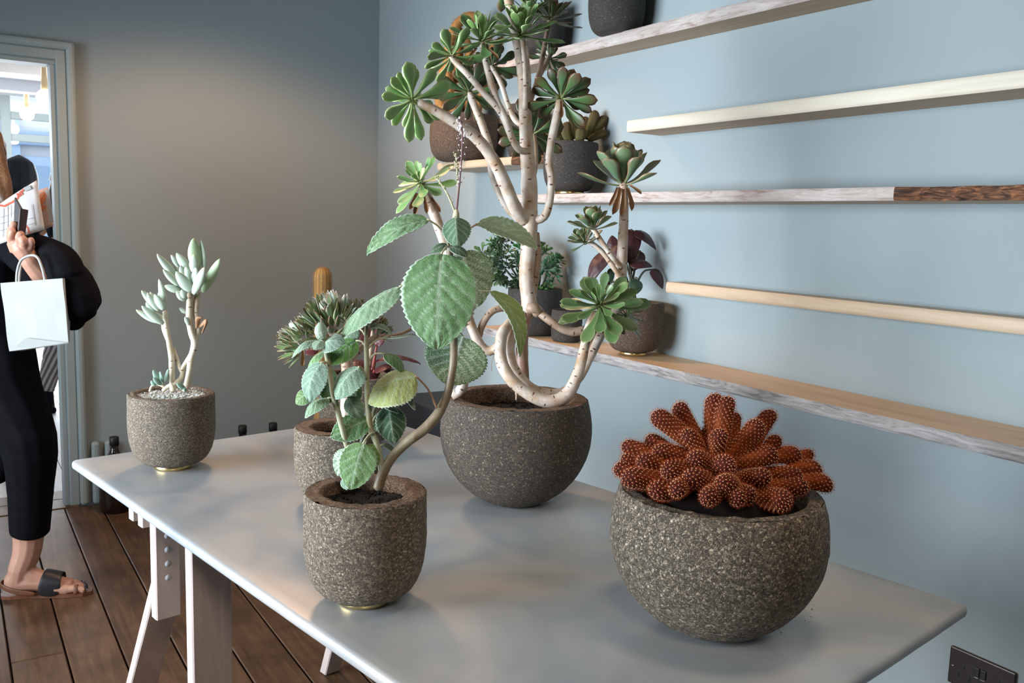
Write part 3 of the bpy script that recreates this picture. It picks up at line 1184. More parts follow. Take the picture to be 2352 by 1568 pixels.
def rosette(parent, org, center, axis, R, n, pal, e0=-12, e1=62, seed=0, inner=9, name='rosette', lset=None, dome=0.0, tone=1.0, lift=.16, power=1.45, shrink=.62):
    """a rosette: core of small packed inner leaves (one mesh) carrying each outer leaf as an object"""
    rnd = random.Random(seed)
    a, b, nrm = frame(axis)
    lset = lset or LEAFSET[pal]
    ph = rnd.uniform(0, 6.28)
    core = []
    Cc = []
    total = n + inner
    specs = []
    for i in range(total):
        t = i / (total - 1)
        el = math.radians(e0 + (e1 - e0) * t ** (1.15 if dome else power) + rnd.uniform(-9, 9))
        az = ph + i * 2.39996 + rnd.uniform(-.12, .12)
        rad = a * math.cos(az) + b * math.sin(az)
        d = rad * math.cos(el) + nrm * math.sin(el)
        up = nrm * math.cos(el) - rad * math.sin(el)
        ln = R * (1.0 - shrink * t ** 1.4) * rnd.uniform(.9, 1.08)
        pos = center + nrm * (R * lift * (t - .35)) + rad * (R * .03)
        if dome:
            ln = R * dome * rnd.uniform(.85, 1.15)
            pos = center + (rad * math.cos(el) + nrm * (math.sin(el) * .8)) * (R * (1 - dome)) 
            d = (d + nrm * .55).normalized()
        specs.append((pos, d, up, ln, rnd.randrange(len(lset)), rnd.uniform(.8, 1.2) * tone, rnd.uniform(.9, 1.1)))
    V, Fc, Cl = [], [], []
    for pos, d, up, ln, k, tn, w in specs[n:]:
        me = lset[k]
        Mx = leaf_matrix(pos, d, up, ln, org)
        o0 = len(V)
        cols = me.attributes['Col'].data
        for q in me.vertices:
            V.append(Mx @ q.co)
            c = cols[q.index].color
            Cl.append((c[0] * 1.15, c[1] * 1.15, c[2] * 1.05))
        Fc += [tuple(i + o0 for i in p.vertices) for p in me.polygons]
    cm = mesh(name, V, Fc, MT['leaf'], True)
    set_col(cm, Cl)
    co = link(name, cm, parent, (tone, tone, tone))
    for pos, d, up, ln, k, tn, w in specs[:n]:
        o = link('leaf', lset[k], co, (tn * rnd.uniform(.9, 1.1), tn, tn * rnd.uniform(.85, 1.1)))
        o.matrix_basis = leaf_matrix(pos, d, up, ln, org)
    return co


# ------------------------------------------------------------------ tree aeonium
D5 = depth(P5 + Vector((0, 0, .2)))
U5 = D5 / F_PX      # metres per pixel at that distance


def px5(x, y, off=0.0):
    return PX(x, y, D5 + off)


def branch(parent, org, pts, rad, mat, D, name='branch', seg=12, wob=.08):
    """pts: (px, py, offset along the view axis)"""
    return tube(name, [PX(x, y, D + o) for x, y, o in pts], [r * D / F_PX for r in (rad if isinstance(rad, (list, tuple)) else [rad] * len(pts))], mat, parent, org, seg, None, True, 1.0, wob)


S = MT['stem']
SB = MT['stem_brown']
b5 = lambda pts, rad, m=S, nm='branch': branch(r5, P5, pts, rad, m, D5, nm)
b5([(1203, 905, .0), (1200, 860, 0), (1199, 800, 0), (1203, 750, .0), (1214, 712, 0)], [15, 15, 14, 13, 15], MT['stem_red'], 'trunk')
b5([(1216, 716, 0), (1216, 700, 0), (1210, 655, 0), (1210, 610, .0), (1215, 560, 0), (1217, 500, 0), (1216, 440, 0), (1213, 380, 0), (1209, 320, 0), (1207, 260, 0), (1202, 180, 0), (1194, 120, 0), (1181, 55, 0), (1168, 0, 0), (1158, -45, 0)],
   [22, 19, 17, 17, 18, 18, 19, 17, 16, 15, 14, 13, 12, 11, 11], S, 'trunk')
b5([(1232, 535, .012), (1236, 590, .014), (1230, 640, .012), (1222, 690, .01)], [7, 8, 8, 9], SB)
b5([(1213, 708, -.02), (1228, 706, -.025), (1238, 714, -.015), (1228, 722, -.01)], [11, 13, 12, 10], SB, 'knot')
b5([(1206, 508, -.005), (1185, 480, -.03), (1163, 430, -.05), (1135, 370, -.07), (1095, 318, -.09), (1050, 285, -.11), (1005, 257, -.12), (962, 236, -.13)], [14, 15, 15, 14, 13, 12, 11, 9])
b5([(1203, 510, .01), (1175, 488, .01), (1150, 450, .01), (1130, 395, .02), (1127, 350, .03), (1112, 300, .04), (1092, 248, .05), (1078, 215, .06)], [9, 9, 9, 9, 9, 9, 9, 8])
b5([(1210, 348, -.01), (1192, 343, -.03), (1176, 318, -.04), (1160, 270, -.05), (1140, 228, -.05), (1125, 180, -.05), (1113, 130, -.05), (1108, 98, -.05)], [8, 8, 8, 8, 8, 8, 7, 7])
b5([(1174, 312, -.035), (1150, 258, -.05), (1112, 215, -.06), (1075, 172, -.07), (1048, 145, -.07), (1036, 128, -.07)], [8, 8, 7, 7, 7, 7])
b5([(1204, 290, .01), (1183, 275, .02), (1165, 235, .02), (1150, 190, .03), (1128, 152, .04)], [7, 7, 6, 6, 5])
b5([(1206, 250, -.02), (1207, 180, -.025), (1203, 125, -.03), (1198, 85, -.03)], [6, 6, 5, 5])
b5([(1214, 260, .0), (1214, 180, 0), (1209, 110, 0), (1212, 40, 0)], [6, 6, 5, 5])
b5([(1216, 240, .01), (1235, 180, .03), (1250, 110, .05), (1263, 48, .06)], [6, 6, 6, 6], SB)
b5([(1217, 236, .02), (1237, 180, .04), (1252, 150, .06), (1263, 128, .07)], [6, 6, 6, 6], SB)
b5([(1224, 508, .0), (1250, 497, -.01), (1263, 460, -.015), (1266, 410, -.02), (1261, 375, -.02), (1265, 330, -.02), (1276, 280, -.02), (1286, 232, -.02)], [10, 10, 9, 9, 9, 9, 10, 9], S)
b5([(1222, 420, .02), (1230, 370, .05), (1226, 310, .07)], [7, 7, 7], SB)
b5([(1230, 712, -.01), (1262, 735, -.02), (1290, 754, -.02), (1318, 762, -.02), (1346, 757, -.02)], [9, 10, 10, 10, 10], SB)
b5([(1200, 722, -.01), (1178, 735, -.03), (1153, 770, -.06), (1151, 825, -.08), (1172, 868, -.09), (1215, 905, -.09), (1262, 922, -.09), (1300, 908, -.085), (1325, 865, -.08), (1340, 810, -.07), (1352, 755, -.07), (1368, 718, -.07)],
   [9, 11, 13, 13, 14, 14, 15, 15, 13, 11, 10, 9], S)
b5([(1205, 735, .0), (1190, 748, -.02), (1172, 790, -.04), (1178, 838, -.05), (1205, 876, -.05), (1240, 898, -.04), (1290, 900, -.03), (1330, 868, -.02), (1358, 815, .0), (1382, 765, .02), (1408, 722, .02), (1421, 690, .02), (1426, 630, .02), (1430, 560, .02), (1433, 490, .02), (1432, 420, .02)],
   [8, 10, 11, 11, 10, 10, 10, 10, 10, 11, 13, 15, 14, 12, 11, 11], S)
b5([(1428, 640, .01), (1412, 618, .0), (1385, 580, .0), (1352, 553, .0)], [6, 6, 6, 6])
b5([(1428, 612, .0), (1408, 592, -.02), (1382, 555, -.03), (1362, 525, -.03)], [6, 6, 6, 6])
b5([(1146, 795, -.04), (1125, 806, -.03), (1104, 795, -.03), (1085, 755, -.03), (1068, 705, -.03), (1050, 650, -.03), (1028, 580, -.03), (1006, 515, -.03), (985, 460, -.03), (968, 425, -.04)], [11, 11, 12, 11, 11, 11, 11, 12, 12, 10], S)
b5([(1100, 772, -.02), (1108, 745, -.02), (1130, 715, -.02), (1165, 707, -.01), (1205, 716, 0)], [8, 8, 8, 8, 9], SB)
b5([(1040, 898, -.06), (1046, 908, -.06), (1060, 893, -.06), (1068, 860, -.05), (1066, 825, -.04), (1085, 790, -.03)], [9, 11, 12, 11, 10, 10], S, 'root')
tube('aerial_root', [px5(1186, 880, -.08), px5(1187, 900, -.07), px5(1186, 918, -.06)], [.006, .004, .002], S, r5, P5, 7)
tube('aerial_root', [px5(1136, 812, -.03), px5(1130, 830, -.03), px5(1129, 852, -.03)], .0006, MT['dry'], r5, P5, 5)

ROS5 = [  # px, py, offset, axis (right, up, toward), radius px, outer leaves, palette, e0, e1, tone (window light painted into the left ones)
    (946, 228, -.135, (-.55, .35, -.62), 86, 23, 'A', -22, 55, 1.55),  # tone raised to paint in window light from the left
    (966, 420, -.045, (-.35, .62, .62), 86, 20, 'A', -24, 66, 1.15),
    (1037, 127, -.07, (-.45, .70, -.40), 76, 18, 'A', -20, 55, 1.15),
    (1106, 92, -.05, (-.08, .85, .5), 80, 20, 'A', -18, 66, 1.1),
    (1197, 78, -.03, (.0, .82, .55), 84, 22, 'A', -18, 66, 1.1),
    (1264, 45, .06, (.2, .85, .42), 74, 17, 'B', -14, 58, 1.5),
    (1214, 28, .0, (.05, .97, .1), 55, 11, 'A', -8, 62, .95),
    (1077, 212, .06, (-.3, .45, -.65), 84, 20, 'B', -20, 50, 1.35),
    (1289, 225, -.02, (.25, .55, -.62), 88, 23, 'B', -20, 52, 1.25),
    (1262, 135, .08, (.5, .4, -.45), 56, 13, 'B', -14, 50, 1.1),
    (1224, 308, .075, (.0, .3, -.8), 84, 17, 'B', -16, 45, 1.1),
    (1130, 152, .05, (-.1, .5, -.7), 72, 15, 'B', -10, 45, .9),
    (1432, 420, .02, (.0, 1.0, .2), 92, 22, 'C', 8, 80, 1.15),
    (1362, 524, -.03, (-.1, .92, .32), 54, 14, 'C', 2, 66, 1.0),
    (1343, 556, .0, (-.45, .8, .3), 46, 11, 'C', -4, 60, .8),
    (1378, 702, -.075, (-.18, .62, .72), 106, 28, 'A', -26, 66, .62),
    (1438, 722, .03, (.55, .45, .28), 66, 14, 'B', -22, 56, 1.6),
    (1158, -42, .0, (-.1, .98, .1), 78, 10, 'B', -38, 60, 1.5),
]
for i, (x, y, off, ax, rp, n, pal, e0, e1, tn) in enumerate(ROS5):
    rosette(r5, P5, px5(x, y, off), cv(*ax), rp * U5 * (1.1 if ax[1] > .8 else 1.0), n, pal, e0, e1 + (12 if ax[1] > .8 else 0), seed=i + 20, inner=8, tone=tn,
            power=.72 if pal == 'C' and rp > 80 else (1.0 if ax[1] > .8 else 1.45), shrink=.3 if pal == 'C' else (.5 if ax[1] > .8 else .62))
# withered leaves hanging under the rosettes
DRYM = spoon_leaf('dried_leaf', ((.30, .19, .11), (.16, .07, .035), (.12, .05, .03)), W=.26, thick=.02, cup=.9, curl=-.25, narrow=.3, seed=4, mat=MT['dry'])
for (x, y, off, dx, dy, dz, l) in ((1424, 432, -.0, -.22, -1, .25, 62), (1431, 434, -.012, -.02, -1, .2, 60), (1440, 432, .0, .3, -1, .15, 52), (1418, 430, .02, -.35, -1, 0, 45), (1446, 425, .0, .7, -.45, .1, 34),
                                   (972, 445, -.05, .25, -1, .2, 44), (962, 445, -.05, -.15, -1, .2, 48), (988, 452, -.05, .6, -.8, .1, 40), (957, 443, -.03, -.4, -1, 0, 40),
                                   (1288, 232, -.03, .1, -1, .2, 38), (1120, 112, -.05, .7, -.6, .2, 34), (950, 240, -.13, -.1, -1, .3, 42), (1095, 110, -.06, -.5, -.8, .3, 34)):
    o = link('dried_leaf', DRYM, r5)
    o.matrix_basis = leaf_matrix(px5(x, y, off), cv(dx, dy, dz), cv(dy * -.3, .1, 1), l * U5, P5)

# ------------------------------------------------------------------ silver spurflower
D4 = depth(P4 + Vector((0, 0, .2)))
U4 = D4 / F_PX


def velvet_leaf(root, org, D, base, tip, w, nrm, arch=.1, fold=.0, col=(.16, .27, .13), ob=0.0, ot=0.0, hook=0.0, teeth=15, lat=5.5, seed=0, parent=None, heart=.5, quilt=1.0, mats=None, name='leaf', tooth=.05, nu=52, nv=22):
    B, T = PX(base[0], base[1], D + ob), PX(tip[0], tip[1], D + ot)
    e1 = (T - B)
    L = e1.length
    e1.normalize()
    n = cv(*nrm)
    n = (n - e1 * n.dot(e1)).normalized()
    e2 = n.cross(e1)
    W = w * D / F_PX
    V, vein, edge, UV = [], [], [], []
    rnd = random.Random(seed * 13 + 1)
    s1, s2 = rnd.uniform(0, 50), rnd.uniform(-.05, .05)
    for i in range(nu + 1):
        u = i / nu
        sh = (u ** heart) * ((1 - u) ** .72)
        pk = heart / (heart + .72)
        sh /= (pk ** heart) * ((1 - pk) ** .72)
        hw = max(W / 2 * sh, .0006)
        for j in range(nv + 1):
            v = -1 + 2 * j / nv
            av = abs(v)
            q = hw * v
            if av > .7:
                q *= 1 + tooth * (av - .7) / .3 * (abs(math.sin(math.pi * teeth * u)) * 2 - 1)
            t = (u - .36 * av ** .9) * lat
            d = abs(t - round(t))
            lv = math.exp(-(d / .085) ** 2) * (1 - av ** 4) if -.3 < t else 0
            mv = math.exp(-(q / (.016 * W + .0006)) ** 2)
            ve = max(.85 * lv * min(1, u * 8), mv * (1 - .5 * u))
            z = arch * L * 4 * u * (1 - u) + fold * abs(q) - hook * L * u ** 3
            z += .012 * L * noise.noise(Vector((u * 3.2, v * 1.5, s1))) * 2
            z += s2 * q * u * 2
            z -= quilt * ve * .0026 * (L / .12)
            z += quilt * .0016 * (L / .12) * noise.noise(Vector((u * 22, v * 12, s1)))
            e = max(0, (av - .93) / .07)
            V.append(B + e1 * (u * L * (1 - .25 * abs(hook))) + e2 * q + n * z)
            vein.append(ve)
            edge.append(e * .8)
            UV.append((u * L, q))
    m = nv + 1
    Fc = []
    for i in range(nu):
        for j in range(nv):
            a = i * m + j
            Fc.append((a, a + m, a + m + 1, a + 1))
    o = obj(name, V, Fc, mats or [MT['velvet'], MT['velvet_under']], parent or root, True, org, col)
    set_attr(o.data, 'vein', vein)
    set_attr(o.data, 'edge', edge)
    set_uv(o.data, UV)
    so = o.modifiers.new('thickness', 'SOLIDIFY')
    so.thickness = .0009
    so.offset = -1
    so.material_offset = 1
    return o


b4 = lambda pts, rad, m, nm='stem': branch(r4, P4, pts, rad, m, D4, nm, 12, .05)
SG, SW4 = MT['stem_green'], MT['stem_green']
MT['stem_olive'] = m_stem('smooth_olive_stem', (.29, .25, .165), (.17, .125, .075), (.17, .12, .07), .45, 7)
main = b4([(868, 1122, -.0), (878, 1090, 0), (897, 1055, 0), (930, 1020, 0), (975, 985, 0), (1005, 952, 0), (1025, 912, .0), (1036, 868, .0), (1042, 820, .0), (1042, 760, .012), (1038, 690, .02), (1032, 620, .02), (1034, 572, .015), (1042, 535, .01), (1047, 500, .01)],
          [12, 12, 11, 11, 12, 12, 10, 9, 9, 9, 8, 8, 8, 6, 5], MT['stem_olive'])
s1 = b4([(826, 1118, .0), (812, 1065, -.01), (797, 1025, -.015), (780, 960, -.02), (766, 905, -.02), (757, 850, -.02), (747, 800, -.02), (737, 768, -.02)], [6, 6, 6, 7, 7, 6, 6, 5], SG)
s2 = b4([(884, 1098, .0), (876, 1060, 0), (864, 1015, 0), (851, 985, 0), (845, 930, .0), (843, 870, .0), (842, 820, .0), (841, 780, 0), (842, 742, 0)], [7, 7, 7, 7, 7, 6, 6, 5, 4], SG)
s3 = b4([(846, 905, .03), (842, 960, .03), (835, 1005, .03), (824, 1050, .03), (818, 1110, .02)], [5, 6, 7, 7, 7], MT['stem_dark'])
s4 = b4([(872, 1118, .02), (872, 1080, .015), (868, 1035, .01), (866, 1005, .005)], [3.5, 3.5, 3, 3], SG)
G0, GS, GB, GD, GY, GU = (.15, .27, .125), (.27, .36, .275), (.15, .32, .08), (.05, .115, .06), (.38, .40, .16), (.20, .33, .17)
NODE = (1032, 568, .015)
# base, tip, width px, normal (right, up, toward), arch, fold, colour, ob, ot, hook, petiole start, petiole bend(px), petiole offset, red?, stem
LV = [
    ((1014, 582), (1003, 803), 172, (-.03, .25, 1), .06, -.12, G0, -.03, -.045, 0, (1031, 566), (1024, 568), .0, 0, main),
    ((1062, 578), (1098, 704), 124, (-.15, -.1, -1), .05, .12, (.24, .36, .17), .03, .05, .0, (1036, 572), (1048, 568), .02, 0, main),
    ((982, 503), (842, 584), 74, (-.15, .75, .72), .10, .18, GU, .0, -.02, .0, (1032, 566), (1012, 525), .01, 0, main),
    ((1096, 514), (1234, 571), 84, (.3, .85, .62), .07, .22, (.28, .36, .24), .02, .01, .0, (1036, 562), (1062, 535), .015, 1, main),
    ((1046, 498), (1052, 566), 66, (0, .35, 1), .16, -.5, (.12, .21, .13), -.01, -.03, .1, (1047, 500), (1046, 498), -.01, 0, main),
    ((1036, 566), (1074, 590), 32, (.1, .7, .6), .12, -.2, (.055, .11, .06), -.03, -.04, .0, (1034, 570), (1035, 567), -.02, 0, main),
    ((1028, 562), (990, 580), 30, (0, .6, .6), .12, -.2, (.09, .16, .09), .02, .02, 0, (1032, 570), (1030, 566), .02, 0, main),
    ((1126, 668), (1226, 800), 66, (.55, .62, .55), .10, .18, (.26, .36, .12), .0, -.03, .25, (1040, 708), (1085, 672), .01, 0, main),
    ((917, 658), (776, 768), 104, (-.42, .78, .50), .09, -.35, (.22, .33, .21), -.0, -.03, .05, (1036, 640), (965, 640), .01, 0, main),
    ((1064, 772), (1026, 884), 150, (.0, .15, -1), .05, .10, (.19, .33, .15), .05, .03, .0, (1040, 760), (1052, 760), .03, 0, main),
    ((954, 862), (836, 915), 116, (-.15, .72, .68), .13, -.42, GY, -.02, -.03, .12, (1003, 936), (982, 892), -.01, 1, main),
    ((921, 892), (954, 942), 18, (.5, .4, .7), .05, .2, GS, .0, .0, .0, (900, 868), (912, 880), .0, 0, s2),
    ((936, 880), (950, 900), 26, (0, .3, .9), .05, -.3, GD, .03, .03, .0, (915, 870), (930, 876), .03, 0, s2),
    # first shoot
    ((734, 782), (664, 812), 38, (-.2, .85, .4), .16, -.5, GS, -.02, -.04, .15, (738, 790), (736, 786), -.02, 0, s1),
    ((738, 782), (722, 802), 30, (-.2, .3, .9), .1, -.3, GS, -.035, -.045, 0, (738, 788), (738, 785), -.03, 0, s1),
    ((742, 792), (790, 782), 52, (.1, .55, .8), .18, -.35, (.19, .27, .22), -.03, -.05, .1, (742, 800), (742, 796), -.03, 0, s1),
    ((737, 832), (703, 924), 66, (-.35, .35, .86), .14, -.35, (.23, .33, .27), -.04, -.045, .1, (755, 836), (748, 831), -.03, 0, s1),
    ((745, 805), (701, 850), 44, (-.5, .6, .4), .12, -.3, (.18, .32, .13), .0, -.01, .1, (748, 806), (747, 804), -.01, 0, s1),
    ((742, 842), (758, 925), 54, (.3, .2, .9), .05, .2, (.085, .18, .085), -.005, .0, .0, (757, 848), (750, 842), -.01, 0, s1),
    ((824, 842), (764, 912), 80, (-.3, .62, .72), .12, -.4, (.21, .31, .24), -.04, -.06, .12, (842, 868), (832, 846), -.01, 0, s2),
    ((752, 914), (694, 952), 52, (-.2, .8, .5), .16, -.45, (.20, .30, .19), -.02, -.04, .15, (770, 926), (762, 912), -.02, 0, s1),
    ((712, 900), (676, 926), 40, (-.3, .3, .9), .1, -.3, (.17, .27, .10), .0, .0, .1, (757, 880), (735, 885), .0, 0, s1),
    ((818, 782), (752, 836), 62, (-.15, .45, .88), .05, -.1, GB, .02, .0, .0, (842, 802), (832, 784), .01, 0, s2),
    ((822, 752), (782, 785), 40, (.3, .5, .7), .05, -.2, GS, .03, .03, 0, (841, 775), (833, 760), .01, 0, s2),
    ((850, 748), (905, 758), 28, (.1, .9, .35), .2, -.4, GS, -.01, -.01, .2, (842, 752), (845, 746), -.0, 0, s2),
    ((892, 776), (978, 768), 34, (.0, .96, .12), .06, -.2, (.21, .30, .23), .0, .01, 0, (843, 802), (866, 780), .0, 0, s2),
    ((884, 812), (934, 852), 44, (.35, .75, .45), .14, -.3, (.14, .27, .11), .0, .0, .15, (845, 830), (862, 812), .0, 0, s2),
    # lower leaves
    ((846, 964), (760, 1004), 66, (-.12, .35, .92), .07, -.15, (.13, .26, .11), -.0, -.02, .0, (858, 976), (852, 968), -.0, 0, s2),
    ((834, 1018), (804, 1124), 86, (.05, .25, 1), .06, -.15, (.17, .29, .12), -.03, -.04, .0, (860, 992), (846, 1000), -.01, 0, s2),
    ((838, 1022), (866, 1072), 48, (.3, .2, .9), .06, -.2, (.17, .29, .07), -.01, -.01, .0, (850, 1000), (843, 1008), -.0, 0, s2),
    ((800, 1032), (776, 1092), 62, (.35, .1, -1), .05, .2, (.19, .28, .18), -.015, -.02, .0, (828, 1018), (815, 1016), .0, 0, s1),
    ((806, 1030), (820, 1020), 20, (0, .6, .6), .1, -.2, (.10, .18, .10), .0, .0, .0, (812, 1035), (809, 1032), .0, 0, s1),
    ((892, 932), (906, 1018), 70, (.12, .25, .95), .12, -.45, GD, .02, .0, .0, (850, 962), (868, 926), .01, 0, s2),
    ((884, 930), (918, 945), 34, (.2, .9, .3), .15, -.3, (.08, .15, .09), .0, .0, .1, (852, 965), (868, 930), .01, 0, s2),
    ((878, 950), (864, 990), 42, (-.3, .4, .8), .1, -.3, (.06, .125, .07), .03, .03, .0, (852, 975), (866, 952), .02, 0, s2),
    ((790, 1096), (798, 1124), 24, (-.2, .4, .9), .1, -.3, (.20, .29, .22), -.02, -.03, .0, (806, 1090), (796, 1088), -.01, 0, s1),
    ((882, 1020), (914, 1042), 24, (.2, .8, .4), .1, -.2, (.08, .16, .08), .03, .04, .0, (868, 1035), (875, 1022), .02, 0, s2),
    ((800, 912), (830, 962), 44, (-.1, .4, .9), .12, -.4, (.19, .28, .20), -.0, -.01, .15, (776, 912), (788, 905), -.01, 0, s1),
    ((808, 870), (822, 925), 34, (.2, .3, .9), .08, -.2, (.14, .27, .11), .03, .03, .0, (844, 880), (826, 868), .02, 0, s2),
]
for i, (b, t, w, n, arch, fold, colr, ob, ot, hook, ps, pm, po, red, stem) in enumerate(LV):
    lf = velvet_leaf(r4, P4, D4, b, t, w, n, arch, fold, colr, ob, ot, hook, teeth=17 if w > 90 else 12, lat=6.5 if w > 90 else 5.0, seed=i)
    if (Vector(ps[:2]) - Vector(b)).length > 9:
        tube('petiole', [PX(ps[0], ps[1], D4 + po), PX(pm[0], pm[1], D4 + (po + ob) / 2), PX(b[0], b[1], D4 + ob)], [2.9 * U4, 2.3 * U4, 2.2 * U4], MT['petiole_red' if red else 'petiole'], r4, P4, 8, .006)
# downy bud on the first shoot
V, Fc = lathe_data([(.001, 0), (.006, .003), (.0095, .010), (.0085, .018), (.004, .024), (.001, .0255)], 16)
bp = PX(737, 780, D4 - .025)
o = obj('bud', [bp + cv(v.x, v.z, v.y) * 1.15 for v in V], Fc, MT['velvet'], r4, True, P4, (.36, .43, .35))
for (bx, by, tx, ty) in ((731, 772, 742, 756), (744, 770, 734, 755)):
    velvet_leaf(r4, P4, D4, (bx, by + 8), (tx, ty), 18, (.2, .3, .9), .25, -.3, (.36, .43, .36), -.035, -.03, seed=bx, name='bud_scale', nu=14, nv=8)
# flower spikes
spikes = [([(1047, 498), (1052, 450), (1058, 390), (1062, 330), (1060, 275)], -.01, 3.0, 'flower_stem', .28),
          ([(1047, 492), (1030, 450), (1015, 425), (1000, 404)], -.01, 2.6, 'petiole', .3),
          ([(1048, 488), (1052, 430), (1050, 390), (1047, 352)], .0, 2.6, 'petiole', .45)]
for k, (pts, off, rr, mt, start) in enumerate(spikes):
    C = [PX(x, y, D4 + off) for x, y in pts]
    st = tube('flower_stalk', C, [rr * U4, rr * .9 * U4] + [rr * .7 * U4] * (len(C) - 2), MT[mt], r4, P4, 7)
    rnd = random.Random(k)
    Q = catmull(C, .002)
    parts = []
    for i in range(int(len(Q) * start), len(Q), 1):
        t = i / len(Q)
        for _ in range(2 if (k == 0 and t > .78) else 1):
            if k == 0 and t < .75 and rnd.random() < .55:
                continue
            a = rnd.uniform(0, 6.28)
            d = (CR * math.cos(a) + CT * math.sin(a) + CU * .3).normalized()
            rad = rnd.uniform(.004, .011) if (k == 0 and t > .78) else rnd.uniform(.002, .004 + (.004 if k == 0 else 0))
            c = Q[i] + d * rad
            s = rnd.uniform(.0016, .0034) if k == 0 and t > .8 else rnd.uniform(.001, .0022)
            f = d.orthogonal().normalized()
            g = d.cross(f)
            pv = [c - d * s, c + f * s, c + g * s, c - f * s, c - g * s, c + d * s * .8]
            parts.append((pv, [(0, 1, 2), (0, 2, 3), (0, 3, 4), (0, 4, 1), (5, 2, 1), (5, 3, 2), (5, 4, 3), (5, 1, 4)]))
    V, Fc = join_data(parts)
    fo = obj('flowers', V, Fc, MT['flower'] if k == 0 else MT['petiole'], st, True, P4)
    fo['kind'] = 'stuff'
kn = tube('knuckle', [PX(1047, 505, D4), PX(1048, 490, D4 - .01), PX(1048, 482, D4 - .01)], [7 * U4, 7 * U4, 5 * U4], MT['petiole'], r4, P4, 10, None, True, 1, .3)

# ------------------------------------------------------------------ pointed rosettes (second cup)
D2 = depth(P2 + Vector((0, 0, .2)))
U2 = D2 / F_PX
b2 = lambda pts, rad, m, nm='branch': branch(r2, P2, pts, rad, m, D2, nm, 12, .1)
b2([(797, 985, .0), (796, 950, 0), (797, 900, 0), (798, 850, 0), (790, 800, .0), (768, 765, 0), (750, 745, 0)], [17, 15, 14, 14, 14, 13, 9], MT['stem'], 'trunk')
b2([(790, 805, .0), (750, 800, -.01), (715, 795, -.02), (692, 790, -.02)], [9, 8, 8, 7], MT['stem_brown'])
b2([(796, 820, .01), (815, 780, .02), (835, 745, .03)], [9, 8, 7], MT['stem_brown'])
b2([(800, 830, .02), (840, 790, .04), (868, 768, .05)], [8, 7, 6], MT['stem_brown'])
for i, (x, y, off, ax, rp, n, e0, e1, tn) in enumerate((
        (762, 752, -.02, (-.1, .72, .66), 90, 84, -8, 86, 1.0), (694, 790, -.03, (-.75, .35, .55), 66, 56, -8, 84, 1.0),
        (712, 762, .03, (-.6, .75, .2), 52, 26, -6, 84, .85), (826, 742, .03, (.15, .95, .3), 66, 40, -8, 84, .8),
        (866, 766, .05, (.55, .75, .3), 48, 34, -6, 84, .7), (790, 735, .06, (.0, 1, .0), 60, 28, 0, 84, .9),
        (948, 752, .08, (.4, .6, .3), 26, 12, 0, 84, .7))):
    if i == 6:
        b2([(868, 775, .05), (910, 770, .065), (944, 756, .08)], [5, 4, 4], MT['stem_brown'])
    rosette(r2, P2, PX(x, y, D2 + off), cv(*ax), rp * U2, n, 'A', e0, e1, seed=70 + i, inner=6, lset=HEDGE, tone=tn * 1.35, dome=.52)
o = link('dried_leaf', DRYM, r2)
o.matrix_basis = leaf_matrix(PX(696, 800, D2 - .02), cv(0, -1, .1), cv(.3, 0, 1), 40 * U2, P2)

# ------------------------------------------------------------------ dark red begonia (back cup)
D3 = depth(P3 + Vector((0, 0, .2)))
MT['redleaf'] = m_plain('dark_red_leaf', (.085, .018, .018), .4, 0, .5, 40, .2)
MT['redunder'] = m_plain('red_leaf_underside', (.22, .035, .025), .5, 0, .4, 40)
RM = [MT['redleaf'], MT['redunder']]
for i, (b, t, w, n, ob, ot) in enumerate((((862, 828), (968, 824), 36, (.1, .95, .3), .0, .0), ((850, 800), (830, 740), 34, (.3, .2, .9), .02, .0), ((865, 795), (880, 742), 32, (-.2, .2, .9), .0, .0),
                                          ((850, 840), (800, 830), 40, (0, .8, .5), .0, -.02), ((730, 800), (700, 812), 26, (0, .6, .7), -.0, -.02), ((880, 845), (925, 868), 30, (.2, .8, .4), .0, .0),
                                          ((860, 850), (900, 838), 40, (.1, .85, .4), -.02, -.03), ((840, 850), (862, 880), 30, (0, .7, .6), -.02, -.03))):
    velvet_leaf(r3, P3, D3, b, t, w, n, .1, -.2, (1, 1, 1), ob, ot, .1, teeth=9, seed=200 + i, mats=RM, nu=24, nv=12)
    tube('leaf_stalk', [PX(842, 905, D3), PX((842 + b[0]) / 2 + 4, (880 + b[1]) / 2, D3 + ob / 2), PX(b[0], b[1], D3 + ob)], [.006, .005, .003], MT['redunder'], r3, P3, 7)
b = branch(r3, P3, [(850, 910, 0), (846, 860, 0), (852, 800, .01), (856, 760, .01)], [7, 6, 5, 4], MT['stem_brown'], D3, 'stem')

# ------------------------------------------------------------------ chalky cotyledon (left cup)
D1 = depth(P1 + Vector((0, 0, .2)))
U1 = D1 / F_PX


def z1(x, y):
    return 260 + x / 2.613, 520 + y / 2.613


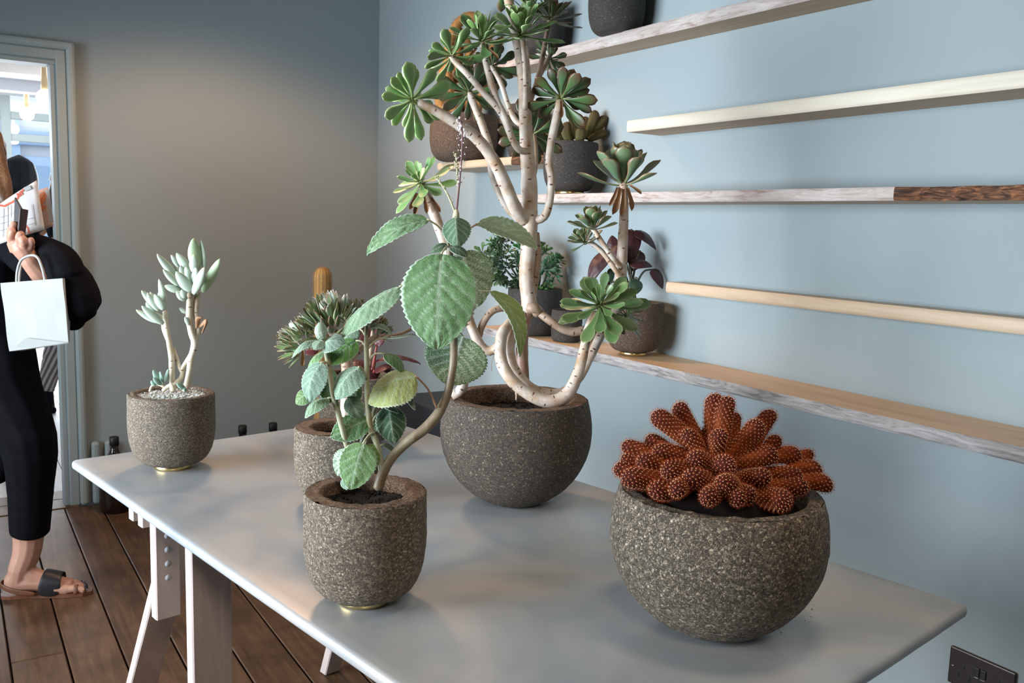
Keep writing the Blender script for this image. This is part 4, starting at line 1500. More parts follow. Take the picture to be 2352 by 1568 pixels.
def fat_leaf(root, org, D, base, tip, w, off, seed, tip_col=(.40, .47, .33), col=(.42, .52, .42)):
    """finger-thick powdery leaf, oval in section, with a thin rim line"""
    B, T = PX(base[0], base[1], D + off[0]), PX(tip[0], tip[1], D + off[1])
    d = T - B
    L = d.length
    d.normalize()
    up = (CT * .7 + CU * .5 + CR * random.Random(seed).uniform(-.6, .6))
    s = up.cross(d).normalized()
    up = d.cross(s)
    W = w * D / F_PX / 2
    V, Fc, Cc = [], [], []
    n, m = 14, 12
    for i in range(n + 1):
        u = i / n
        r = W * (max(0, math.sin(math.pi * (.06 + .94 * u ** .95)))) ** .62
        r = max(r, .0004)
        for k in range(m):
            a = 2 * math.pi * k / m
            V.append(B + d * (L * u) + s * (math.cos(a) * r) + up * (math.sin(a) * r * .62 + .10 * L * u * u))
            tt = max(0, (u - .72) / .28) ** 1.5
            e = abs(math.cos(a)) ** 10
            c = [col[q] * (1 - tt) + tip_col[q] * tt for q in range(3)]
            c = [c[q] * (1 - .4 * e) + (.60, .66, .56)[q] * .4 * e for q in range(3)]
            Cc.append(c)
    for i in range(n):
        for k in range(m):
            a, b = i * m + k, i * m + (k + 1) % m
            Fc.append((a, b, b + m, a + m))
    Fc.append(tuple(reversed(range(m))))
    Fc.append(tuple(n * m + k for k in range(m)))
    rnd = random.Random(seed)
    t = rnd.uniform(.85, 1.12)
    o = obj('leaf', V, Fc, MT['leaf_matt'], root, True, org, (t, t, t))
    set_col(o.data, Cc)
    return o


def zb(pts, rad, m=None, nm='stem'):
    branch(r1, P1, [(*z1(x, y), o) for x, y, o in pts], [r / 2.613 for r in rad], m or MT['stem_white'], D1, nm, 12, .22)


zb([(432, 985, 0), (455, 880, 0), (470, 780, 0), (490, 700, 0), (470, 640, 0), (458, 560, 0), (457, 480, 0), (465, 400, 0)], [20, 20, 20, 22, 20, 20, 19, 18])
zb([(492, 690, .01), (512, 620, .01), (497, 520, .01), (500, 450, .01), (508, 395, .01)], [16, 17, 18, 18, 16])
zb([(358, 985, 0), (352, 860, 0), (346, 760, 0), (332, 680, 0), (318, 600, 0), (312, 510, 0)], [18, 17, 17, 17, 16, 15])
zb([(330, 680, 0), (305, 620, 0), (298, 580, 0)], [14, 12, 10])
zb([(362, 735, .005), (378, 785, .01), (398, 845, .01), (418, 880, .01)], [12, 12, 12, 12])
zb([(470, 760, .005), (440, 810, .01), (416, 850, .01), (410, 900, .01), (380, 935, .0), (330, 960, 0), (300, 985, 0)], [13, 13, 13, 14, 14, 13, 12])
zb([(220, 990, 0), (235, 955, 0), (275, 948, 0), (310, 965, 0)], [8, 8, 8, 8])
CL = [  # base, tip, width, (depth base, depth tip)
    ((500, 260), (478, 72), 84, (.01, .01)), ((548, 262), (541, 82), 48, (.02, .02)), ((380, 300), (256, 172), 52, (-.0, -.01)), ((450, 262), (383, 160), 54, (.0, .0)), ((398, 245), (350, 170), 34, (.02, .02)),
    ((483, 275), (488, 166), 56, (-.015, -.015)), ((395, 352), (295, 262), 46, (-.01, -.02)), ((468, 392), (378, 270), 66, (-.025, -.035)), ((482, 352), (508, 246), 60, (-.02, -.02)), ((480, 404), (562, 246), 66, (-.03, -.04)),
    ((535, 392), (656, 196), 68, (.0, -.01)), ((402, 388), (308, 360), 48, (-.01, -.015)), ((442, 440), (376, 392), 56, (-.02, -.03)), ((415, 372), (364, 322), 44, (.0, .0)), ((420, 305), (374, 240), 36, (.01, .01)),
    ((440, 330), (400, 236), 48, (-.01, -.01)), ((460, 340), (440, 240), 50, (-.01, -.01)), ((430, 430), (410, 380), 36, (-.03, -.03)),
    ((308, 495), (288, 314), 48, (-.01, -.01)), ((285, 497), (166, 390), 54, (-.01, -.02)), ((278, 505), (200, 402), 54, (-.025, -.03)), ((302, 500), (252, 404), 52, (-.03, -.035)), ((302, 584), (166, 484), 56, (-.02, -.03)),
    ((268, 575), (135, 508), 42, (-.01, -.015)), ((295, 450), (275, 388), 36, (.01, .01)), ((250, 520), (198, 455), 40, (.01, .01)), ((270, 470), (220, 395), 36, (.02, .02)), ((300, 560), (240, 520), 40, (.0, .0)),
    ((438, 520), (398, 488), 26, (0, 0)), ((455, 592), (430, 542), 26, (-.01, -.01)),
    ((290, 945), (238, 860), 40, (-.01, -.02)), ((312, 930), (338, 856), 36, (-.0, -.0)), ((298, 940), (288, 866), 36, (-.02, -.03)), ((290, 948), (238, 908), 36, (-.03, -.04)), ((255, 955), (226, 926), 28, (-.02, -.02)),
    ((432, 975), (378, 942), 34, (-.03, -.04)), ((440, 985), (420, 975), 26, (-.035, -.04)),
]
for i, (b, t, w, off) in enumerate(CL):
    tc = (.40, .47, .33)
    cc = (.42, .52, .42)
    if i == 9:
        tc = (.62, .48, .34)
    if i == 5:
        tc = (.50, .55, .22)
    if i in (0, 10):
        cc, tc = (.36, .50, .30), (.40, .52, .28)
    if i >= 30:
        cc, tc = (.20, .34, .27), (.25, .38, .28)
    fat_leaf(r1, P1, D1, z1(*b), z1(*t), w / 2.613, off, i, tc, cc)
for (a, bb, c) in (((502, 610), (510, 555), (535, 548)), ((520, 600), (560, 570), (535, 640))):
    tube('dried_leaf', [PX(*z1(*a), D1 - .02), PX(*z1(*bb), D1 - .03), PX(*z1(*c), D1 - .035)], [.003, .007, .003], MT['dry'], r1, P1, 8, .003, True, .5, .3)

# ------------------------------------------------------------------ copper finger cactus
P6C = P6 + Vector((0, 0, .226))
D6 = depth(P6C)
U6 = D6 / F_PX


def z6(x, y):
    return 1360 + x / 2.375, 860 + y / 2.375


def cactus_finger(root, org, B, T, r, col0, col1, seed, spn=6, name='stem_finger', dens=.0058, sl=.0062, spine_mat=None, dots=True, bendv=None, ribs=0):
    """blunt finger set with spirally ranked warts, each with a pale cushion and a star of spines"""
    d = T - B
    L = d.length
    d.normalize()
    a = d.orthogonal().normalized()
    b = d.cross(a)
    rnd = random.Random(seed)
    n, m = max(10, int(L / .004)), 26
    bend = bendv if bendv is not None else (a * rnd.uniform(-.08, .08) + b * rnd.uniform(-.08, .08)) * L

    def surf(u, th):
        rr = r * (.74 + .30 * min(1, u * 1.7)) if u < .6 else r * 1.04
        x = u * L
        tipl = r * 1.15
        if x > L - tipl:
            q = (x - (L - tipl)) / tipl
            rr *= math.sqrt(max(0.0, 1 - q * q))
        return B + d * x + bend * (u * (1 - u) * 4) + (a * math.cos(th) + b * math.sin(th)) * rr, rr
    rowsp = dens
    V, Fc, Cc = [], [], []
    for i in range(n + 1):
        u = 1 - (1 - i / n) ** 1.35
        for k in range(m):
            th = 2 * math.pi * k / m
            p, rr = surf(u, th)
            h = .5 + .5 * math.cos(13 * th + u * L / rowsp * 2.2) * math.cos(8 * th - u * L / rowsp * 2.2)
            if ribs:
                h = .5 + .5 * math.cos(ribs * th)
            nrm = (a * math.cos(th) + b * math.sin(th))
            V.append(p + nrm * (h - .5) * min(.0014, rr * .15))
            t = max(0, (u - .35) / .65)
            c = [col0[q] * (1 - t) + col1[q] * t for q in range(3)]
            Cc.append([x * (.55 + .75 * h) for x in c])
    for i in range(n):
        for k in range(m):
            p, q = i * m + k, i * m + (k + 1) % m
            Fc.append((p, q, q + m, p + m))
    Fc.append(tuple(reversed(range(m))))
    o = obj(name, V, Fc, MT['copper'], root, True, org, (1, 1, 1))
    set_col(o.data, Cc)
    SV, SF, DV, DF = [], [], [], []
    cnt = int(2 * math.pi * r * L / (dens * dens) * 1.0)
    for i in range(cnt):
        u = 1 - (1 - (i + .5) / cnt) ** 1.1
        if u < .12:
            continue
        th = i * 2.39996
        p, rr = surf(u, th)
        p2, _ = surf(min(1, u + .02), th)
        tq = (p2 - p)
        nrm = (a * math.cos(th) + b * math.sin(th))
        if u * L > L - r * 1.15:
            q = (u * L - (L - r * 1.15)) / (r * 1.15)
            nrm = (nrm * math.sqrt(max(0, 1 - q * q)) + d * q).normalized()
        s1 = nrm.cross(d)
        s1 = s1.normalized() if s1.length > .01 else a
        s2 = nrm.cross(s1)
        c = p + nrm * .0008
        if dots:
            q = .00105
            o0 = len(DV)
            DV += [c + s1 * q, c + s2 * q, c - s1 * q, c - s2 * q, c + nrm * q * 1.1]
            DF += [(o0, o0 + 1, o0 + 4), (o0 + 1, o0 + 2, o0 + 4), (o0 + 2, o0 + 3, o0 + 4), (o0 + 3, o0, o0 + 4)]
        for j in range(spn):
            an = 6.283 * j / spn + rnd.uniform(-.4, .4)
            dv = (nrm * rnd.uniform(.5, 1.0) + (s1 * math.cos(an) + s2 * math.sin(an)) * .8).normalized()
            l = sl * rnd.uniform(.6, 1.2)
            w = .00028
            e = dv.cross(nrm)
            e = e.normalized() * w if e.length > .01 else s1 * w
            o0 = len(SV)
            SV += [c - e, c + e, c + dv * l]
            SF.append((o0, o0 + 1, o0 + 2))
    s = obj('spines', SV, SF, spine_mat or MT['spine'], o, False, org)
    s['kind'] = 'stuff'
    if dots:
        s = obj('areoles', DV, DF, MT['areole'], o, False, org)
        s['kind'] = 'stuff'
    return o


CF = [  # tip, base, radius (crop px), depth offsets of tip, base
    ((672, 105), (680, 460), 50, .0, .02), ((742, 120), (722, 430), 50, -.012, .01), ((702, 315), (700, 500), 47, -.055, .0), ((782, 205), (765, 430), 36, .03, .03), ((620, 285), (645, 440), 36, .03, .03),
    ((332, 210), (620, 440), 54, .0, .02), ((462, 155), (640, 430), 50, .03, .03), ((505, 308), (610, 470), 45, -.03, .0), ((988, 196), (880, 420), 48, .03, .04), ((922, 255), (750, 450), 56, -.02, .0), ((1022, 340), (920, 440), 42, .0, .02),
    ((292, 345), (450, 430), 45, .03, .03), ((162, 385), (420, 470), 44, .02, .02), ((335, 422), (600, 480), 48, -.03, -.0), ((545, 462), (670, 520), 48, -.085, -.02), ((158, 455), (390, 500), 42, -.01, .0), ((122, 512), (360, 560), 46, -.02, .0),
    ((172, 562), (450, 600), 54, -.075, -.02), ((398, 525), (610, 560), 50, -.095, -.02), ((520, 560), (680, 600), 52, -.115, -.03), ((330, 625), (470, 620), 50, -.105, -.04), ((452, 640), (540, 610), 43, -.135, -.06),
    ((742, 492), (715, 520), 60, -.10, -.01), ((708, 606), (705, 590), 56, -.135, -.03), ((622, 676), (660, 620), 46, -.145, -.06), ((792, 674), (750, 620), 42, -.14, -.06),
    ((1012, 432), (780, 480), 54, -.03, .0), ((1142, 440), (950, 450), 50, .0, .01), ((1208, 432), (1060, 440), 40, .02, .02), ((958, 560), (790, 570), 46, -.10, -.02), ((1140, 560), (930, 540), 50, -.06, -.0), ((1256, 528), (1060, 520), 44, -.02, .0),
    ((1314, 612), (1110, 590), 48, -.05, -.02), ((1170, 612), (960, 600), 46, -.085, -.03), ((1072, 690), (840, 650), 58, -.13, -.05), ((860, 660), (770, 610), 46, -.13, -.05), ((250, 470), (450, 520), 42, -.045, -.01),
]
for i, (t, b, r, dt, db) in enumerate(CF):
    T = PX(*z6(*t), D6 + dt)
    B = PX(*z6(*b), D6 + db)
    if (T - B).length < .035:
        B = T - (T - PX(*z6(700, 560), D6 + .03)).normalized() * .075
    cactus_finger(r6, P6, B, T, r / 2.375 * U6 * .93, (.27, .058, .010), (.040, .004, .003), i)
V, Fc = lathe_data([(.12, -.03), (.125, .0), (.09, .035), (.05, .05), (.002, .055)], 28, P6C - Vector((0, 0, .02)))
o = obj('shadow_cushion', V, Fc, MT['copper'], r6, True, P6)
set_col(o.data, [(.006, .003, .002)] * len(V))  # blackened to stand for the shadow under the fingers

# ------------------------------------------------------------------ pots on the wall shelves
def shelf_pot(name, label, px, py, x, R, h, kind, stone, ring=False, seed=0, z=None, **kw):
    p = onplane(px, py, 0, x)
    p.z = z
    r = empty(name, p, label, 'potted plant' if 'potted' in name else 'pot', None)
    pot_parts(r, p, R, h, kind, stone, ring=ring, seed=seed, seg=48, **kw)
    return r, p, depth(p + Vector((0, 0, h)))


rA, pA, _ = shelf_pot('stone_pot', 'dark grey stone pot on the top shelf, cut off by the upper frame edge', 1414, 80, 1.895, .094, .176, 'cup', MT['stone_char'], False, 11, 2.0065, rs=.5)
rB, pB, _ = shelf_pot('stone_pot', 'black stone pot on the top shelf, mostly hidden behind the tree aeonium', 1245, 115, 1.895, .082, .16, 'cup', MT['stone_char'], False, 12, 2.0085, rs=.5)

# brown pot with hairy monkey tail cactus
rM, pM, DM = shelf_pot('potted_monkey_tail_cactus', 'rounded brown stone pot of golden hairy curling cactus stems, left end of the wall shelves', 1064, 366, 1.842, .142, .186, 'cup', MT['stone_brown'], False, 13, 1.6305, rs=.52)
for i, (pts, rr) in enumerate((
        ([(1050, 275), (1032, 210), (1028, 140), (1038, 82), (1056, 50), (1080, 38), (1104, 44), (1117, 64), (1119, 95)], 13),
        ([(1038, 275), (1018, 252), (1010, 228), (1016, 190), (1022, 150)], 15), ([(1078, 272), (1072, 200), (1078, 130), (1066, 85), (1050, 70)], 13),
        ([(1092, 270), (1112, 190), (1124, 130), (1150, 95), (1168, 110), (1170, 150)], 12), ([(1062, 272), (1050, 180), (1056, 100)], 14))):
    C = [PX(x, y, DM + (i - 2) * .02) for x, y in pts]
    st = tube('hairy_stem', C, rr * DM / F_PX * .8, MT['gold'], rM, pM, 14, .008)
    Q = catmull(C, .0025)
    rnd = random.Random(i)
    SV, SF = [], []
    for k in range(1, len(Q) - 1):
        t = (Q[k + 1] - Q[k - 1]).normalized()
        a = t.orthogonal().normalized()
        b = t.cross(a)
        for _ in range(14):
            an = rnd.uniform(0, 6.283)
            nr = a * math.cos(an) + b * math.sin(an)
            c = Q[k] + nr * (rr * DM / F_PX * .74)
            dv = (nr + t * rnd.uniform(-.9, .9)).normalized() * rnd.uniform(.006, .012)
            e = t * .0005
            o0 = len(SV)
            SV += [c - e, c + e, c + dv]
            SF.append((o0, o0 + 1, o0 + 2))
    s = obj('hairs', SV, SF, MT['gold'], st, False, pM)
    s['kind'] = 'stuff'
rM2, pM2, _ = shelf_pot('stone_pot', 'dark stone pot standing close beside the brown cactus pot on the short shelf', 1105, 366, 1.91, .07, .2, 'cup', MT['stone_char'], False, 14, 1.6305, rs=.6)
pM2 = pM2
rM2.location = Vector((1.905, 2.955, 1.6305))

# charcoal pot of olive finger cactus
rF, pF, DF_ = shelf_pot('potted_finger_cactus', 'charcoal stone pot of short olive finger cactus on the middle shelf', 1308, 437, 1.875, .0965, .178, 'cup', MT['stone_char'], True, 15, 1.490, rs=.5)
for i, (b, t, r, ob, ot) in enumerate((((1345, 318), (1369, 254), 11, .0, .0), ((1358, 318), (1393, 268), 11, .0, .02), ((1352, 322), (1392, 304), 10, -.01, .0), ((1312, 330), (1300, 280), 12, -.04, -.07), ((1330, 330), (1336, 290), 12, -.05, -.07),
                                       ((1300, 322), (1272, 268), 11, .0, .0), ((1318, 318), (1318, 258), 11, .03, .03), ((1335, 318), (1346, 268), 10, .03, .04), ((1290, 325), (1256, 300), 11, -.02, -.04))):
    cactus_finger(rF, pF, PX(*b, DF_ + ob), PX(*t, DF_ + ot), r * DF_ / F_PX, (.10, .10, .035), (.10, .06, .03), 300 + i, 4, 'stem_finger', .007, .004, MT['gold'], False)

# bushy green sedum
rS, pS, DS = shelf_pot('potted_green_sedum', 'dark stone pot of bushy green sedum at the far end of the lowest shelf', 1226, 764, 1.868, .103, .172, 'cup', MT['stone_char'], False, 16, .971, rs=.5)
SED = []
for k in range(3):
    rnd = random.Random(k + 40)
    V, Fc, Cl = [], [], []
    lm = LEAFSET['B'][k]
    for i in range(13):
        el = math.radians(-10 + 75 * i / 12)
        az = i * 2.39996
        d = Vector((math.cos(az) * math.cos(el), math.sin(az) * math.cos(el), math.sin(el)))
        up = Vector((-math.cos(az) * math.sin(el), -math.sin(az) * math.sin(el), math.cos(el)))
        Mx = leaf_matrix((0, 0, .1 * i / 12), d, up, 1.0 - .5 * i / 12, (0, 0, 0))
        o0 = len(V)
        V += [Mx @ v.co for v in lm.vertices]
        Cl += [(.045, .105, .04)] * len(lm.vertices)
        Fc += [tuple(q + o0 for q in p.vertices) for p in lm.polygons]
    me = mesh('leaf_cluster', V, Fc, MT['leaf'], True)
    set_col(me, Cl)
    SED.append(me)
rnd = random.Random(5)
cen = PX(1192, 600, DS)
for i in range(74):
    u = rnd.uniform(-1, 1)
    a = rnd.uniform(0, 6.28)
    rad = Vector((math.cos(a) * math.sqrt(1 - u * u), math.sin(a) * math.sqrt(1 - u * u), u))
    c = cen + (CR * rad.x * 96 + CT * rad.y * 70 + CU * (rad.z * 62 - .28 * rad.x * 60 - 6)) * (DS / F_PX) * rnd.uniform(.75, 1.0)
    if c.z < pS.z + .16 and rad.x < -.2:
        c.z = pS.z + .19
    c.x = min(c.x, XR - .025)
    o = link('leaf_cluster', SED[i % 3], rS, tuple(rnd.uniform(.7, 1.5) for _ in range(3)))
    nn = (rad + Vector((-.2, -.2, .5))).normalized()
    fa, fb, fn = frame(nn)
    s = rnd.uniform(22, 32) * DS / F_PX
    Mx = Matrix((fa * s, fb * s, fn * s)).transposed().to_4x4()
    Mx.translation = c - pS
    o.matrix_basis = Mx
for i in range(7):
    tube('stem', [PX(1215 + i * 4, 668, DS + .02 * (i % 3)), PX(1180 + i * 12, 640, DS), PX(1150 + i * 18, 605, DS)], .004, MT['stem_dark'], rS, pS, 7)

rT, pT, _ = shelf_pot('stone_pot', 'small low grey stone pot between the sedum and the dark leaved pot', 1300, 788, 1.872, .056, .11, 'cup', MT['stone_char'], False, 17, .971, rs=.8)

# dark leaved plant in a brown pot on a brass ring
rN, pN, DN = shelf_pot('potted_dark_leaf_plant', 'brown stone pot on a brass ring with large dark maroon leaves, on the lowest shelf', 1455, 810, 1.885, .093, .17, 'cup', MT['stone_brown'], True, 18, .971, rs=.45)
MT['maroon'] = m_plain('dark_maroon_leaf', (.04, .010, .012), .5, 0, .5, 30)
MT['maroon_u'] = m_plain('maroon_leaf_underside', (.10, .02, .022), .45, 0, .4, 30)
MT['deepgreen'] = m_plain('deep_green_leaf', (.03, .06, .035), .35, 0, .4, 30)
MM = [MT['maroon'], MT['maroon_u']]
for i, (b, t, w, n, ob, ot, mt) in enumerate((((1457, 530), (1514, 568), 46, (.3, .7, .5), .0, .01, MM), ((1450, 526), (1443, 604), 50, (.1, .25, .9), .0, -.02, MM), ((1402, 574), (1346, 650), 44, (-.5, .4, .7), .0, -.02, MM),
                                              ((1412, 590), (1405, 538), 34, (-.2, .3, .9), .02, .02, MM), ((1446, 606), (1500, 606), 36, (.2, .7, .6), -.02, -.02, MM), ((1498, 618), (1527, 662), 34, (.3, .5, .8), .02, .02, MM),
                                              ((1402, 650), (1382, 642), 20, (0, .6, .7), .0, .0, MM), ((1466, 642), (1450, 680), 32, (.3, .5, .8), -.03, -.05, [MT['deepgreen']] * 2), ((1404, 616), (1400, 656), 18, (0, .2, .9), .0, .0, [MT['deepgreen']] * 2),
                                              ((1425, 560), (1408, 625), 40, (-.3, .3, .9), -.03, -.05, MM), ((1470, 575), (1450, 625), 40, (.3, .3, .9), .03, .03, MM))):
    velvet_leaf(rN, pN, DN, b, t, w, n, .12, -.25, (1, 1, 1), ob, ot, .12, teeth=1, seed=400 + i, mats=mt, nu=22, nv=12, tooth=0, heart=.38)
    tube('leaf_stalk', [PX(1450 + (i % 5) * 5 - 8, 700, DN), PX((1450 + b[0]) / 2, (640 + b[1]) / 2, DN + ob * .5), PX(b[0], b[1], DN + ob)], [.0045, .0035, .0025], MT['stem_dark'], rN, pN, 7)

# ------------------------------------------------------------------ behind the table
p = onplane(741, 660, 1, 3.35)
cb = Vector((p.x, p.y, 0))
rC = empty('potted_column_cactus', cb, 'tall golden woolly column cactus rising behind the spiky rosettes', 'potted plant')
pot_parts(rC, cb, .15, .27, 'cup', MT['stone_char'], seed=21, seg=48)
Dc = depth(p)
hh = PX(740, 612, Dc).z
rr = 17.5 * Dc / F_PX
col = cactus_finger(rC, cb, cb + Vector((0, 0, .24)), Vector((cb.x, cb.y, hh - .004)), rr, (.26, .14, .045), (.45, .26, .09), 77, 5, 'cactus_column', .0058, .012, MT['gold'], False, Vector((0, 0, 0)), 13)
for q, (px, py, yy, lab, gx) in enumerate(((262, 1003, YB - .17, 'dark glass jug with narrow neck on the floor beside the doorway', 1), (557, 977, YB - .17, 'dark bottle behind the table, left of two whose necks show', 1), (627, 971, YB - .17, 'dark bottle behind the table, right of two whose necks show', 1))):
    p = onplane(px, py, 1, yy)
    h = p.z
    b = Vector((p.x, p.y, 0))
    e = empty('glass_jug', b, lab, 'bottle', 'dark jugs along the back wall')
    s = h / .345
    V, Fc = lathe_data([(.005, 0), (.060, 0), (.068, .008), (.070, .05), (.070, .19), (.066, .215), (.048, .245), (.026, .268), (.019, .285), (.018, .312)], 32, b)
    obj('jug_body', [(v[0], v[1], v[2] * s) for v in V], Fc, MT['bottle'], e, True, b)
    V, Fc = lathe_data([(.019, .306), (.021, .308), (.021, .343), (.018, .346), (.002, .346)], 24, b)
    obj('screw_cap', [(v[0], v[1], v[2] * s) for v in V], Fc, MT['plastic'], e, True, b)
a = onplane(907, 906, 0, 1.70)
bb = abox('low_black_cabinet', (1.70, 3.1, .0), (1.985, a.y, a.z), MT['black'], None, .006)
tag(bb, 'low plain black cabinet on the floor against the shelf wall, behind the table', 'cabinet')

# twin socket low on the shelf wall
s0 = onplane(2183, 1481, 0, XR - .008)
s1_ = onplane(2335, 1540, 0, XR - .008)
s2_ = onplane(2177, 1562, 0, XR - .008)
W_, H_ = s0.y - s1_.y, s0.z - s2_.z
so = empty('double_socket', (XR, s0.y, s0.z), 'dark bronze double power socket low on the blue grey wall at the right', 'socket')
og = (XR, s0.y, s0.z)
H_ = max(H_, W_ * .585)
bevel(abox('face_plate', (XR - .008, s0.y - W_, s0.z - H_), (XR - .0005, s0.y, s0.z), MT['socket'], so, 0, og), .004, 3)


def sy(u, v, du, dv, name, mat, t=.0012):
    y = s0.y - W_ * u
    z = s0.z - H_ * v
    abox(name, (XR - .008 - t, y - du / 2, z - dv / 2), (XR - .0075, y + du / 2, z + dv / 2), mat, so, min(du, dv) * .22, og)


for u0 in (.23, .77):
    sy(u0, .43, .0075, .0115, 'earth_slot', MT['plastic'])
    sy(u0 - .085, .68, .0105, .0105, 'pin_slot', MT['plastic'])
    sy(u0 + .085, .68, .0105, .0105, 'pin_slot', MT['plastic'])
for u0 in (.445, .545):
    sy(u0, .40, .0125, .022, 'rocker_switch', MT['black'], .003)
    sy(u0, .54, .010, .0012, 'switch_lip', MT['chrome'], .0035)
for u0 in (.07, .93):
    sy(u0, .5, .005, .0025, 'screw', MT['chrome'])

# crumbs of soil beside the round bowl on the table
rnd = random.Random(9)
parts = []
for (px, py) in ((1848, 1400), (1856, 1404), (1862, 1398), (1850, 1424), (1858, 1428), (1862, 1416), (1790, 1440), (1795, 1452), (1870, 1390), (1845, 1395)):
    c = onplane(px, py, 2, TZ + .001)
    q = rnd.uniform(.0015, .004)
    Vq = [c + Vector((rnd.uniform(-q, q), rnd.uniform(-q, q), rnd.uniform(-.001, .0015))) for _ in range(4)]
    parts.append((Vq, [(0, 1, 2), (0, 2, 3), (0, 3, 1), (1, 3, 2)]))
V, Fc = join_data(parts)
tag(obj('soil_crumbs', V, Fc, MT['soil'], None, False), 'few crumbs of dark soil on the zinc beside the coarse bowl', 'soil', None, 'stuff')

# ------------------------------------------------------------------ people


def m_hair(name, a, b):
    t = NT(name, .45)
    g = t.noise(t.coord('Object', (60, 60, 3)), 2, 4)
    n = t.noise(t.coord('Object'), 5, 3)
    t.base(t.mix(g, a, t.mix(n, b, tuple(min(1, x * 1.4) for x in b))))
    t.bump(g, .6, .004)
    return t.m


MT['skin'] = m_plain('skin', (.50, .27, .19), .5, 0, .12, 12)
MT['skin'].node_tree.nodes['Principled BSDF'].inputs['Subsurface Weight'].default_value = .12
MT['cloth_black'] = m_plain('black_cloth', (.006, .006, .008), .85, 0, .4, 25, .2)
MT['cloth_navy'] = m_plain('black_knit', (.007, .0075, .010), .9, 0, .4, 60, .3)
MT['bag'] = m_plain('white_paper', (.42, .445, .43), .7, 0, .05, 8, .12)
MT['paper'] = m_plain('printed_sheet', (.60, .58, .56), .6, 0, .05, 10)
MT['peach'] = m_plain('peach_sheet', (.58, .38, .30), .6, 0, .12, 10)
MT['ink_red'] = m_plain('red_ink', (.55, .10, .05), .6)
MT['ink_grey'] = m_plain('grey_ink', (.34, .36, .36), .6)
MT['ink_orange'] = m_plain('orange_ink', (.75, .20, .06), .6)
MT['tan'] = m_plain('tan_leather', (.16, .062, .03), .5, 0, .3, 60, .2)
MT['nail'] = m_plain('dark_nail_varnish', (.012, .01, .025), .15)
MT['hair_fair'] = m_hair('dark_blond_hair', (.03, .012, .007), (.16, .085, .04))
MT['hair_brown'] = m_hair('brown_hair', (.012, .006, .004), (.13, .06, .022))
MT['hair_black'] = m_hair('black_hair', (.006, .006, .008), (.014, .013, .016))


def person(label, loc):
    return empty('person', loc, label, 'person')


# --- woman in black walking in from the left
d1 = 3.22
k1 = d1 / F_PX
foot = Vector((.20, 3.50, 0))
w1 = person('woman in black with cropped trousers and flat sandals, carrying papers and a white bag', foot)
q = lambda x, y, o=0.0: PX(x, y, d1 + o)
rl = lambda *r: [a * k1 for a in r]
fd = Vector((.949, -.315, 0))
fs = Vector((.315, .949, 0))
heel = Vector((.155, 3.531, 0))


def ft(a, s, z):
    return heel + fd * a + fs * s + Vector((0, 0, z))


chains = [
    # head, neck and trunk
    ([q(-62, 310, .05), q(-60, 350, .05), q(-54, 395, .04)], rl(56, 62, 42)), ([q(-46, 380, .06), q(-48, 440, .07)], rl(36, 38)),
    ([q(-50, 452, .07), q(-46, 560, .06), q(-42, 660, .05), q(-38, 740, .04), q(-30, 810, .04)], rl(60, 92, 80, 84, 92)),
    
    # legs
    ([q(-14, 810, -.02), q(8, 900, -.05), q(64, 1012, -.08), q(70, 1110, -.04), q(66, 1220, .0), q(61, 1270, .0), ft(.022, 0, .095), ft(.014, 0, .055)], rl(84, 76, 52, 46, 34, 30, 26, 22)),
    ([ft(.012, 0, .075), ft(.0, 0, .055), ft(-.005, 0, .036)], [.034, .034, .030]), ([ft(.03, 0, .10), ft(.06, 0, .07), ft(.10, -.001, .052)], [.032, .034, .032]),
    ([ft(.0, 0, .05), ft(.08, -.002, .05), ft(.15, -.006, .035), ft(.19, -.008, .027)], [.034, .034, .031, .022]),
    ([ft(.14, .022, .030), ft(.185, .028, .024)], [.024, .018]), ([ft(.14, -.026, .030), ft(.185, -.03, .024)], [.024, .019]),
    ([q(-50, 815, .1), q(-30, 930, .12), q(-20, 1030, .12), q(-90, 1130, .2), q(-150, 1240, .28)], rl(80, 72, 52, 42, 30)),
    # right arm (elbow pushed forward, hand back at the chest)
    ([q(-8, 480, .0), q(40, 566, -.03), q(120, 648, -.10)], rl(42, 36, 30)), ([q(120, 648, -.10), q(98, 628, -.14), q(70, 598, -.175), q(60, 582, -.185)], rl(29, 26, 21, 19)),
    ([q(-95, 480, .16), q(-130, 620, .2), q(-120, 760, .15)], rl(40, 34, 26)),
    # palm
    ([q(62, 588, -.185), q(52, 572, -.19), q(42, 556, -.195)], rl(19, 22, 20)), ([q(38, 575, -.185), q(28, 556, -.19)], rl(14, 12)), ([q(66, 570, -.19), q(62, 552, -.2)], rl(13, 12)),
    # fingers folded up round the wallet, thumb at the near side
    ([q(28, 560, -.19), q(24, 538, -.20), q(29, 522, -.215), q(34, 511, -.215)], rl(9, 8.5, 8, 6.5)),
    ([q(36, 556, -.195), q(25, 545, -.215), q(30, 528, -.225)], rl(9, 8.5, 7)),
    ([q(52, 560, -.20), q(44, 548, -.225), q(46, 538, -.23), q(51, 536, -.22)], rl(9, 8.5, 8, 6.5)),
    ([q(60, 565, -.20), q(54, 558, -.228), q(52, 549, -.23), q(57, 546, -.222)], rl(8.5, 8, 7.5, 6)),
    ([q(68, 570, -.195), q(72, 556, -.215), q(70, 547, -.218)], rl(8, 7.5, 6)),
]
for k, (s, l, r) in enumerate(((-.034, .245, .0125), (-.013, .242, .0095), (.004, .236, .009), (.019, .228, .0085), (.034, .216, .008))):
    chains.append(([ft(.175, s * .95, .024), ft((.175 + l) / 2, s, .027), ft(l - .006, s, .019)], [r * 1.25, r * 1.05, r]))
blob('body', chains, MT['skin'], w1, foot, .0032, 3)
